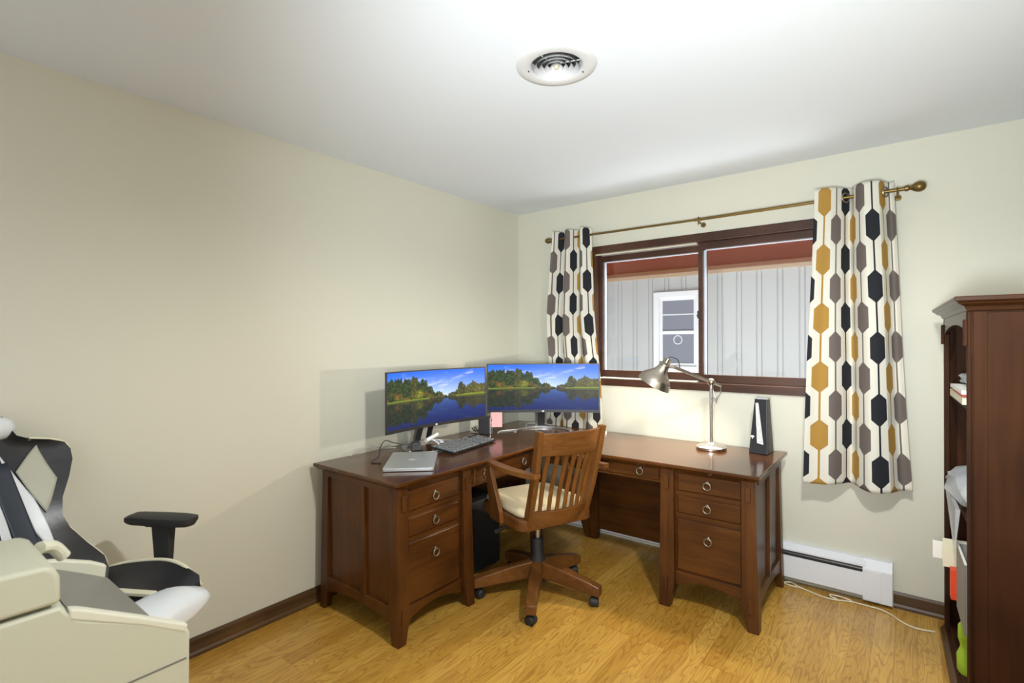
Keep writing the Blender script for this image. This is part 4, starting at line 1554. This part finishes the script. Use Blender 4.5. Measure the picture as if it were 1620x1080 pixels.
def curtain(label, xt0, xt1, xb0, xb1, zt, zb, phase, periods, amp, uoff, gro, ybot=None, seed=1, warp=None):
    t = thing('curtain', label, 'curtain', group='hexagon print curtains')
    rnd = random.Random(seed)
    NU, NV = 150, 90
    ph = [rnd.uniform(0, 6) for _ in range(6)]
    me = bpy.data.meshes.new('curtain_cloth')
    verts, uvs, faces = [], [], []
    # arc length along the folded top, so that the print keeps its width
    def yo(s, v_):
        a = amp * (1.0 + 0.15 * v_)
        th_ = (s * periods + phase) if warp is None else float(np.interp(s, warp[0], warp[1]))
        base = -a * math.cos(2 * PI * th_) - 0.014
        k = min(1, v_ * 2.2)
        base += k * (0.010 * math.sin(2 * PI * (s * 3.3 * periods * 0.6 + ph[0]) + 2.2 * v_) + 0.006 * math.sin(2 * PI * s * periods * 2.3 + ph[1] + 3 * v_))
        return base
    def xw(s, v_):
        k = min(1, v_ * 2)
        return s + k * (0.012 * math.sin(6 * s + ph[2] + 4 * v_) + 0.006 * math.sin(15 * s + ph[3]))
    for j in range(NV + 1):
        v_ = j / NV
        x0 = xt0 + (xb0 - xt0) * v_ ** 1.1
        x1 = xt1 + (xb1 - xt1) * v_ ** 1.1
        for i in range(NU + 1):
            s = i / NU
            x = x0 + (x1 - x0) * xw(s, v_)
            yc = -0.10
            a_ = yo(s, v_)
            if ybot is not None:
                q_ = min(1, max(0, (v_ - 0.35) / 0.4))
                q_ = q_ * q_ * (3 - 2 * q_)
                yc = -0.10 + (ybot + 0.10) * q_
                a_ = a_ * (1 - 0.62 * q_)
            verts.append((x, yc + a_, zt + (zb - zt) * v_ + (-0.006 * math.sin(2 * PI * s * periods + 1) * v_)))
    # cloth length per column measured at the top row
    acc = [0.0]
    for i in range(NU):
        a, b = Vector(verts[i]), Vector(verts[i + 1])
        a.z = b.z = 0
        acc.append(acc[-1] + (a - b).length)
    for j in range(NV + 1):
        for i in range(NU + 1):
            uvs.append((acc[i] + uoff, -(j / NV) * abs(zt - zb) + 4.95))
    W = NU + 1
    for j in range(NV):
        for i in range(NU):
            faces.append((j * W + i, j * W + i + 1, (j + 1) * W + i + 1, (j + 1) * W + i))
    me.from_pydata(verts, [], faces)
    ul = me.uv_layers.new(name='cloth')
    for lp_ in me.loops:
        ul.data[lp_.index].uv = uvs[lp_.vertex_index]
    me.polygons.foreach_set('use_smooth', [True] * len(me.polygons))
    me.materials.append(M_CURT)
    o = bpy.data.objects.new('cloth', me)
    COL.objects.link(o)
    o.parent = t
    sm_ = o.modifiers.new('thickness', 'SOLIDIFY')
    sm_.thickness = 0.0016
    # metal eyelets where the cloth crosses the pole
    for s in gro:
        i = int(s * NU)
        p = Vector(verts[i]) + (Vector(verts[i + W * 3]) - Vector(verts[i])) * 1.0
        tng = (Vector(verts[min(i + 1, NU)]) - Vector(verts[max(i - 1, 0)])).normalized()
        nr = Vector((tng.y, -tng.x, 0))
        bm = B()
        torus(bm, (p.x, -0.10, 2.168), nr, 0.024, 0.004, 28, 6)
        obj('eyelet', bm, M_PEWTER, t, smooth=True)
    return t


curtain('wide hexagon print curtain panel right of the window, hanging nearly to the heater', 2.140, 2.484, 2.085, 2.560, 2.222, 0.630, 0.0, 1.62, 0.046, 0.099,
        (0.40, 0.90), seed=3, warp=((0, .22, .36, .44, .52, .66, .82, .92, 1), (-.04, .08, .28, .5, .74, 1.0, 1.12, 1.42, 1.62)))
curtain('narrow hexagon print curtain panel left of the window, partly behind the right monitor', 0.435, 0.728, 0.30, 0.790, 2.222, 0.62, 0.0, 2.40, 0.036, 0.19,
        (0.93,), ybot=-0.042, seed=5)

# ================================================================ BOOKCASE
bk = thing('bookcase', 'tall dark cherry bookcase at the right edge, turned side-on, with moulded cornice', 'bookcase', (2.71, -1.06, 0), math.radians(90 + 2.1))
# local x runs along the front (far = +), local y = out of the front is +y? heading: +x -> world +y ; +y -> world -x (front)
BW, BD, BT = 0.862, 0.30, 1.515


def bkb(name, x0, x1, y0, y1, z0, z1, m=M_BK, bevel=0.002, t=None):
    return bx(name, (x0, x1, y0, y1, z0, z1), m, bk, bevel, t)


# side panels: frame around a recessed board
for x0, x1, s_ in ((0.0, 0.018, -1), (BW - 0.018, BW, 1)):
    bm = B()
    box(bm, x0 + (0.004 if s_ < 0 else 0), x1 - (0.004 if s_ > 0 else 0), -BD + 0.01, -0.006, 0.03, BT)
    box(bm, x0, x1, -0.045, 0.0, 0.0, BT)
    box(bm, x0, x1, -BD, -BD + 0.045, 0.0, BT)
    obj('side_panel', bm, M_BK, bk, 0.001)
bkb('back_panel', 0.01, BW - 0.01, -BD, -BD + 0.010, 0.02, BT)
for x0, x1 in ((0.018, 0.046), (BW - 0.046, BW - 0.018)):
    bkb('front_stile', x0 - 0.018 if x0 < 0.1 else x0, x1 if x0 < 0.1 else x1 + 0.018, -0.014, 0.004, 0.0, BT)
bkb('shelf', 0.018, BW - 0.018, -BD + 0.01, -0.012, 0.060, 0.080)
for z in (0.365, 0.745, 1.165):
    bkb('shelf', 0.018, BW - 0.018, -BD + 0.01, -0.012, z - 0.018, z)
bm = B()
pts = [(0.046, BT), (0.046, BT - 0.085)]
for i in range(13):
    t_ = i / 12
    pts.append((0.060 + (BW - 0.12) * t_, BT - 0.085 + 0.035 * math.sin(PI * t_) ** 0.6))
pts += [(BW - 0.046, BT - 0.085), (BW - 0.046, BT)]
prism(bm, pts, -0.010, 0.004, 'y')
obj('arched_frieze', bm, M_BKY, bk, 0.001)
# cornice
bm = B()
def rr(e, z, eb=0.0):
    return [(-e, -BD - eb, z), (BW + e, -BD - eb, z), (BW + e, e, z), (-e, e, z)]
loft(bm, [rr(0.002, BT - 0.012), rr(0.008, BT - 0.010), rr(0.014, BT + 0.004), rr(0.030, BT + 0.012), rr(0.034, BT + 0.018), rr(0.042, BT + 0.022), rr(0.044, BT + 0.032), rr(0.040, BT + 0.037)])
obj('cornice', bm, M_BKY, bk, 0.001)
bm = B()
loft(bm, [rr(0.018, 0.0), rr(0.018, 0.030), rr(0.004, 0.058)])
obj('plinth', bm, M_BKY, bk, 0.001)
for x0 in (0.004, BW - 0.040):
    bkb('corner_block', x0, x0 + 0.036, 0.004, 0.014, 1.385, 1.475)


def BKW(x, y, z):
    """bookcase local to world"""
    a = math.radians(92.1)
    return Vector((2.71 + x * math.cos(a) - y * math.sin(a), -1.06 + x * math.sin(a) + y * math.cos(a), z))


def wbox(bm, x0, x1, y0, y1, z0, z1, dz=(0, 0, 0, 0)):
    pts = [(x0, y0, z0 + dz[0]), (x1, y0, z0 + dz[1]), (x1, y1, z0 + dz[2]), (x0, y1, z0 + dz[3]), (x0, y0, z1 + dz[0]), (x1, y0, z1 + dz[1]), (x1, y1, z1 + dz[2]), (x0, y1, z1 + dz[3])]
    hexa(bm, [BKW(*p) for p in pts])


def bk_item(name, label, cat, m, dims, dz=(0, 0, 0, 0), group=None):
    bm = B()
    wbox(bm, *dims, dz=dz)
    return tag(obj(name, bm, m, None, 0.001), label, cat, group)


# upper shelf: stack of papers and pouches
Z1 = 1.165
bk_item('paper_stack', 'cream paper stack lying on the upper bookcase shelf, bottom of the pile', 'paper', M_PAPERC, (0.20, 0.62, -0.20, 0.000, Z1 + 0.001, Z1 + 0.0285))
bk_item('red_booklet', 'thin red booklet inside the pile on the upper bookcase shelf', 'booklet', M_RED, (0.22, 0.50, -0.18, -0.002, Z1 + 0.028, Z1 + 0.040))
bk_item('magazine', 'white magazine lying on top of the pile on the upper bookcase shelf', 'magazine', M_PAPER, (0.18, 0.56, -0.20, 0.004, Z1 + 0.0405, Z1 + 0.055))
bm = B()
random.seed(3)
def crumple(bm, x0, x1, y0, y1, z0, z1, n=7, amp=0.012, seed=1):
    r = random.Random(seed)
    rings = []
    for i in range(n + 1):
        t = i / n
        x = x0 + (x1 - x0) * t
        s = 0.55 + 0.45 * math.sin(PI * min(max(t, 0.08), 0.92))
        ring = []
        for k in range(10):
            a = 2 * PI * k / 10
            yy = (y0 + y1) / 2 + (y1 - y0) / 2 * math.cos(a) * s + r.uniform(-amp, amp)
            zz = (z0 + z1) / 2 + (z1 - z0) / 2 * math.sin(a) * s + r.uniform(-amp, amp) * .6
            zz = max(zz, z0)
            ring.append(BKW(x, yy, zz))
        rings.append(ring)
    loft(bm, rings)
crumple(bm, 0.30, 0.66, -0.14, -0.02, Z1 + 0.056, Z1 + 0.105, seed=4)
tag(obj('crumpled_pouch', bm, M_BAG, None, smooth=True), 'crumpled clear plastic pouch lying on the white magazine on the upper shelf', 'bag')
# second shelf: plastic bags
Z2 = 0.745
bm = B()
crumple(bm, 0.18, 0.74, -0.22, 0.030, Z2 + 0.001, Z2 + 0.125, n=9, amp=0.016, seed=9)
hexa(bm, [BKW(*p) for p in ((0.20, 0.006, Z2 + 0.03), (0.60, 0.006, Z2 + 0.03), (0.60, 0.020, Z2 + 0.035), (0.20, 0.020, Z2 + 0.035), (0.25, 0.016, Z2 - 0.13), (0.30, 0.016, Z2 - 0.13), (0.30, 0.019, Z2 - 0.13), (0.25, 0.019, Z2 - 0.13))])
bg = obj('plastic_bag', bm, M_BAG, None, smooth=True)
tag(bg, 'clear plastic bag bulging over the edge of the middle bookcase shelf', 'bag')
bm = B()
crumple(bm, 0.22, 0.60, -0.16, -0.02, Z2 + 0.002, Z2 + 0.075, n=7, amp=0.006, seed=11)
tag(obj('white_package', bm, M_PAPER, None, smooth=True), 'white soft package inside the clear bag on the middle bookcase shelf', 'package')
bm = B()
cc = [BKW(0.50, -0.05, 0.9), BKW(0.40, -0.05, 0.9)]
torus(bm, BKW(0.45, -0.06, Z2 + 0.19), (0.2, 0.3, 1), 0.035, 0.004, 24, 6)
bm.free()
# third shelf: open grey box, magazines, red folder
Z3 = 0.365
gb = thing('storage_box', 'open grey cardboard box leaning out of the lower bookcase shelf', 'box')
bm = B()
x0, x1, y0, y1, z0, z1 = 0.08, 0.33, -0.24, 0.006, Z3 + 0.001, Z3 + 0.250
for d in ((x0, x0 + 0.004, y0, y1, z0, z1), (x1 - 0.004, x1, y0, y1, z0, z1), (x0, x1, y0, y0 + 0.004, z0, z1), (x0, x1, y1 - 0.004, y1, z0, z1), (x0, x1, y0, y1, z0, z0 + 0.004)):
    wbox(bm, *d)
obj('box_body', bm, M_GREYB, gb)
bm = B()
for d in ((x0 - 0.001, x1 + 0.001, y1 - 0.006, y1 + 0.001, z1, z1 + 0.003), (x1 - 0.006, x1 + 0.001, y0, y1, z1, z1 + 0.003)):
    wbox(bm, *d)
obj('rim', bm, M_PAPER, gb)
bk_item('folder', 'cream folder sticking out of the lower bookcase shelf behind the grey box', 'folder', M_PAPERC, (0.44, 0.448, -0.20, 0.040, Z3 + 0.11, Z3 + 0.225))
bk_item('white_booklet', 'white printed booklet sticking out furthest from the lower bookcase shelf', 'booklet', M_PAPER, (0.50, 0.512, -0.20, 0.068, Z3 + 0.12, Z3 + 0.19))
bk_item('red_card_box', 'bright orange red card box standing behind the grey box on the lower shelf', 'box', M_RED, (0.385, 0.43, -0.20, 0.018, Z3 + 0.001, Z3 + 0.12))
# bottom: lime green bottle
bm = B()
a = BKW(0.40, -0.040, 0.081)
lathe(bm, [(0.001, 0.0), (0.034, 0.0), (0.040, 0.012), (0.041, 0.070), (0.030, 0.100), (0.030, 0.112), (0.037, 0.135), (0.036, 0.185), (0.026, 0.202), (0.001, 0.205)], origin=a, axis=(0, 0, 1), seg=28)
tag(obj('green_bottle', bm, M_LIME, None, smooth=True, angle=60), 'lime green waisted bottle standing on the bottom bookcase shelf', 'bottle')

# ================================================================ GAMING CHAIR
HG = math.radians(30)
gc = thing('gaming_chair', 'black and white racing-style gaming chair with cream piping, by the left wall', 'chair', (0.454, -2.912, 0.141), HG)
gc.scale = (0.9, 0.9, 0.9)
LZ = -0.157


def gbox(name, d, m, bevel=0.01, parent=gc, t=None, seg=3):
    return bx(name, d, m, parent, bevel, t)


def outline_solid(bm, L_, fx, thick):
    """L_ = list of (halfwidth, z); fx(w_fraction, z) -> x centre; builds a lens-like padded solid"""
    rings = []
    n = 12
    for hw, z in L_:
        ring = []
        for i in range(n + 1):
            s = -1 + 2 * i / n
            ring.append((fx(s, z) + thick * (1 - abs(s) ** 3) * .5 + 0.018, s * hw, z))
        for i in range(n, -1, -1):
            s = -1 + 2 * i / n
            ring.append((fx(s, z) - thick * (1 - abs(s) ** 3) * .5 - 0.012, s * hw, z))
        rings.append(ring)
    loft(bm, rings)


def bx_(s, z):
    """back surface: reclined, wings curve forward"""
    return -0.225 - 0.45 * (min(z, 0.98) - 0.48) - 0.42 * max(0.0, z - 0.98) + 0.085 * abs(s) ** 2.2


BACK = [(0.185, 0.46), (0.215, 0.50), (0.215, 0.55), (0.170, 0.62), (0.132, 0.69), (0.122, 0.74), (0.145, 0.80), (0.200, 0.87), (0.238, 0.93), (0.246, 0.97), (0.232, 1.00), (0.180, 1.02), (0.110, 1.035), (0.070, 1.055), (0.058, 1.08), (0.058, 1.11), (0.045, 1.13)]
bm = B()
outline_solid(bm, BACK, bx_, 0.075)
back = obj('backrest', bm, M_LEATH, gc, smooth=True, angle=60)
bm = B()
for s_ in (1, -1):
    tube(bm, [(bx_(1, z) + 0.006, s_ * (hw + 0.002), z) for hw, z in BACK[1:13]], 0.0065, 8, smooth=5)
obj('piping', bm, M_PIPE, back, smooth=True)


def patch(name, pts, m, lift=0.004):
    """panel on the front of the back; pts (s*hw as y, z)"""
    bm = B()
    def hw_at(z):
        zs = [p[1] for p in BACK]
        return float(np.interp(z, zs, [p[0] for p in BACK]))
    n = 10
    # pts is quad: bl, br, tr, tl
    grid = []
    for j in range(n + 1):
        t = j / n
        row = []
        for i in range(n + 1):
            u_ = i / n
            y = (pts[0][0] * (1 - u_) + pts[1][0] * u_) * (1 - t) + (pts[3][0] * (1 - u_) + pts[2][0] * u_) * t
            z = (pts[0][1] * (1 - u_) + pts[1][1] * u_) * (1 - t) + (pts[3][1] * (1 - u_) + pts[2][1] * u_) * t
            s = max(-1, min(1, y / hw_at(z)))
            x = bx_(s, z) + 0.075 * (1 - abs(s) ** 3) * .5 + 0.018 + lift
            row.append(bm.verts.new((x, y, z)))
        grid.append(row)
    for j in range(n):
        for i in range(n):
            bm.faces.new((grid[j][i], grid[j][i + 1], grid[j + 1][i + 1], grid[j + 1][i]))
    o = obj(name, bm, m, back, smooth=True)
    s_ = o.modifiers.new('thickness', 'SOLIDIFY')
    s_.thickness = 0.004
    return o


for s_ in (1, -1):
    patch('wing_panel', [(s_ * 0.085, 0.76), (s_ * 0.160, 0.87), (s_ * 0.140, 1.005), (s_ * 0.050, 0.92)], M_LEATHG)
    patch('shoulder_panel', [(s_ * 0.040, 0.70), (s_ * 0.085, 0.57), (s_ * 0.072, 0.82), (s_ * 0.018, 1.00)], M_LEATHW)
patch('centre_panel', [(-0.035, 0.58), (0.035, 0.58), (0.035, 0.96), (-0.035, 0.96)], M_LEATHN, 0.009)
bm = B()
lathe(bm, [(0.001, -0.085), (0.030, -0.08), (0.045, -0.05), (0.048, 0.0), (0.045, 0.05), (0.030, 0.08), (0.001, 0.085)], origin=(bx_(0, 1.09) + 0.070, 0, 1.085), axis=(0, 1, 0), seg=20)
obj('head_pillow', bm, M_LEATHW, back, smooth=True, angle=80)
# seat
bm = B()
def seat_ring(x, hw, zt, zb, lift):
    r_ = []
    n = 12
    for i in range(n + 1):
        s = -1 + 2 * i / n
        r_.append((x, s * hw, zt + lift * abs(s) ** 2.5))
    for i in range(n, -1, -1):
        s = -1 + 2 * i / n
        r_.append((x, s * hw * .92, zb))
    return r_
loft(bm, [seat_ring(-0.24, 0.22, 0.425, 0.37, 0.05), seat_ring(-0.10, 0.255, 0.43, 0.36, 0.075), seat_ring(0.05, 0.27, 0.435, 0.36, 0.085), seat_ring(0.16, 0.27, 0.44, 0.37, 0.060), seat_ring(0.235, 0.255, 0.455, 0.38, 0.02), seat_ring(0.262, 0.23, 0.43, 0.39, 0.0)])
seat = obj('seat', bm, M_LEATH, gc, smooth=True, angle=70)
bm = B()
P_ = []
for x, hw, z in ((-0.20, 0.235, 0.475), (-0.10, 0.258, 0.505), (0.05, 0.272, 0.520), (0.14, 0.272, 0.505), (0.21, 0.262, 0.465), (0.245, 0.25, 0.435)):
    P_.append((x, hw, z))
tube(bm, P_, 0.007, 8, smooth=5)
tube(bm, [(x, -y, z) for x, y, z in P_], 0.007, 8, smooth=5)
obj('piping', bm, M_PIPE, seat, smooth=True)
bm = B()
loft(bm, [[(0.13, -0.20, 0.480), (0.13, 0.20, 0.480), (0.13, 0.20, 0.40), (0.13, -0.20, 0.40)],
          [(0.24, -0.255, 0.500), (0.24, 0.255, 0.500), (0.24, 0.255, 0.36), (0.24, -0.255, 0.36)],
          [(0.315, -0.25, 0.480), (0.315, 0.25, 0.480), (0.315, 0.25, 0.365), (0.315, -0.25, 0.365)],
          [(0.335, -0.20, 0.440), (0.335, 0.20, 0.440), (0.335, 0.20, 0.38), (0.335, -0.20, 0.38)]])
obj('front_cushion', bm, M_LEATHW, seat, smooth=True, angle=60, sub=2)
bm = B()
box(bm, -0.16, 0.16, 0.10, 0.13, 0.455, 0.468)
obj('seat_stripe', bm, M_PIPE, seat, 0.002)
# armrests
for s_ in (1, -1):
    bm = B()
    padp = [(-0.15, 0.030), (-0.12, 0.040), (0.0, 0.047), (0.10, 0.044), (0.140, 0.034), (0.152, 0.012)]
    top_p = [(x, w2) for x, w2 in padp] + [(x, -w2) for x, w2 in padp[::-1]]
    loft(bm, [[(x * .93 + 0.02, s_ * 0.31 + y * .85, 0.652) for x, y in top_p], [(x + 0.02, s_ * 0.31 + y, 0.662 + 0.006 * (x > -.1)) for x, y in top_p], [(x + 0.02, s_ * 0.31 + y * .98, 0.678 + 0.006 * (x > -.14)) for x, y in top_p], [(x * .9 + 0.02, s_ * 0.31 + y * .8, 0.688) for x, y in top_p]])
    ar = obj('armrest', bm, M_BLACKR, gc, smooth=True, angle=50)
    bm = B()
    hexa(bm, [(0.0, s_ * 0.31 - 0.015, 0.44), (0.055, s_ * 0.31 - 0.015, 0.44), (0.055, s_ * 0.31 + 0.015, 0.44), (0.0, s_ * 0.31 + 0.015, 0.44),
              (-0.015, s_ * 0.31 - 0.018, 0.652), (0.070, s_ * 0.31 - 0.018, 0.652), (0.070, s_ * 0.31 + 0.018, 0.652), (-0.015, s_ * 0.31 + 0.018, 0.652)])
    box(bm, -0.04, 0.09, s_ * 0.31 - 0.022, s_ * 0.31 + 0.022, 0.642, 0.654)
    box(bm, 0.005, 0.05, min(s_ * 0.10, s_ * 0.32), max(s_ * 0.10, s_ * 0.32), 0.345, 0.365)
    box(bm, 0.005, 0.05, s_ * 0.31 - 0.012, s_ * 0.31 + 0.012, 0.345, 0.45)
    obj('arm_post', bm, M_BLACKR, ar, 0.003)
bm = B()
tube(bm, [(0, 0, 0.10 + LZ), (0, 0, 0.36)], 0.028, 18)
box(bm, -0.12, 0.12, -0.09, 0.09, 0.345, 0.37)
obj('gas_lift', bm, M_BLACK, gc, smooth=True, angle=40)
for k in range(5):
    a = 2 * PI * k / 5 + 0.3
    ca, sa = math.cos(a), math.sin(a)
    bm = B()
    rings = []
    for r_, zt, zb, hw in ((0.0, 0.135 + LZ, 0.09 + LZ, 0.032), (0.15, 0.12 + LZ, 0.085 + LZ, 0.028), (0.30, 0.095 + LZ, 0.07 + LZ, 0.022)):
        rings.append([(r_ * ca + hw * sa, r_ * sa - hw * ca, zb), (r_ * ca - hw * sa, r_ * sa + hw * ca, zb), (r_ * ca - hw * sa, r_ * sa + hw * ca, zt), (r_ * ca + hw * sa, r_ * sa - hw * ca, zt)])
    loft(bm, rings)
    lg = obj('leg', bm, M_BLACK, gc, 0.006)
    bm = B()
    lathe(bm, [(0.001, -0.024), (0.024, -0.022), (0.030, -0.014), (0.030, 0.014), (0.024, 0.022), (0.001, 0.024)], origin=(0.285 * ca, 0.285 * sa, 0.0305 + LZ), axis=(-sa, ca, 0.0), seg=24)
    tube(bm, [(0.285 * ca, 0.285 * sa, 0.04 + LZ), (0.285 * ca, 0.285 * sa, 0.075 + LZ)], 0.006, 8)
    obj('caster', bm, M_BLACKR, lg, smooth=True, angle=40)

# ================================================================ PRINTER
pr = thing('printer', 'large beige office printer in the left foreground with a grey slanted output tray', 'printer')
PX0, PX1 = 0.94, 1.30
bm = B()
body = [(-3.75, 0.50), (-2.925, 0.50), (-2.922, 0.770), (-2.927, 0.780), (-3.012, 0.830), (-3.112, 0.880), (-3.130, 0.900), (-3.139, 0.915), (-3.75, 0.915)]
prism(bm, body, 1.235, PX1, 'x')
body2 = [(-3.75, 0.50), (-2.99, 0.50), (-2.99, 0.818), (-3.012, 0.830), (-3.112, 0.880), (-3.130, 0.900), (-3.139, 0.915), (-3.75, 0.915)]
prism(bm, body2, PX0, 1.2345, 'x')
obj('body', bm, M_BEIGE, pr, 0.006, seg=3)
bm = B()
lidp = [(-3.75, 0.925), (-3.142, 0.922), (-3.139, 0.930), (-3.140, 0.972), (-3.147, 0.988), (-3.160, 0.998), (-3.30, 1.004), (-3.75, 1.006)]
prism(bm, lidp, PX0 + 0.12, PX1 + 0.002, 'x')
obj('scanner_lid', bm, M_BEIGE, pr, 0.014, seg=4)
bm = B()   # white side strips of the output tray
stripp = [(-2.930, 0.772), (-2.926, 0.790), (-3.012, 0.842), (-3.112, 0.900), (-3.128, 0.906), (-3.128, 0.885), (-3.012, 0.824)]
prism(bm, stripp, PX1 - 0.022, PX1 + 0.0015, 'x')
obj('near_tray_edge', bm, M_BEIGEL, pr, 0.004)
bm = B()
strip2 = [(-2.990, 0.815), (-2.986, 0.850), (-3.015, 0.868), (-3.075, 0.893), (-3.128, 0.905), (-3.128, 0.885), (-3.012, 0.824)]
prism(bm, strip2, PX0, PX0 + 0.022, 'x')
obj('far_tray_edge', bm, M_BEIGEL, pr, 0.004)
bm = B()
prism(bm, [(-2.985, 0.812), (-2.985, 0.819), (-3.020, 0.840), (-3.125, 0.898), (-3.125, 0.890), (-3.020, 0.832)], PX0 + 0.022, PX1 - 0.022, 'x')
tr = obj('output_tray', bm, M_SMOKE, pr)
bm = B()
box(bm, PX1, PX1 + 0.0015, -3.75, -2.93, 0.7165, 0.7195)
obj('panel_seam', bm, M_SMOKE, pr)
bm = B()
tube(bm, [(1.10, -3.135, 0.975), (1.08, -3.11, 0.965), (1.07, -3.090, 0.935)], 0.013, 12, smooth=4)
obj('hinge', bm, M_BEIGEL, pr, smooth=True)
st = thing('printer_stand', 'low beige stand carrying the large printer in the left foreground', 'stand')
bx('stand_top', (PX0 + 0.01, PX1 - 0.01, -3.74, -2.94, 0.470, 0.499), M_BEIGE, st, 0.003)
for x in (PX0 + 0.03, PX1 - 0.03):
    for y in (-3.71, -2.97):
        bx('leg', (x - 0.02, x + 0.02, y - 0.02, y + 0.02, 0.0, 0.470), M_BEIGE, st, 0.002)
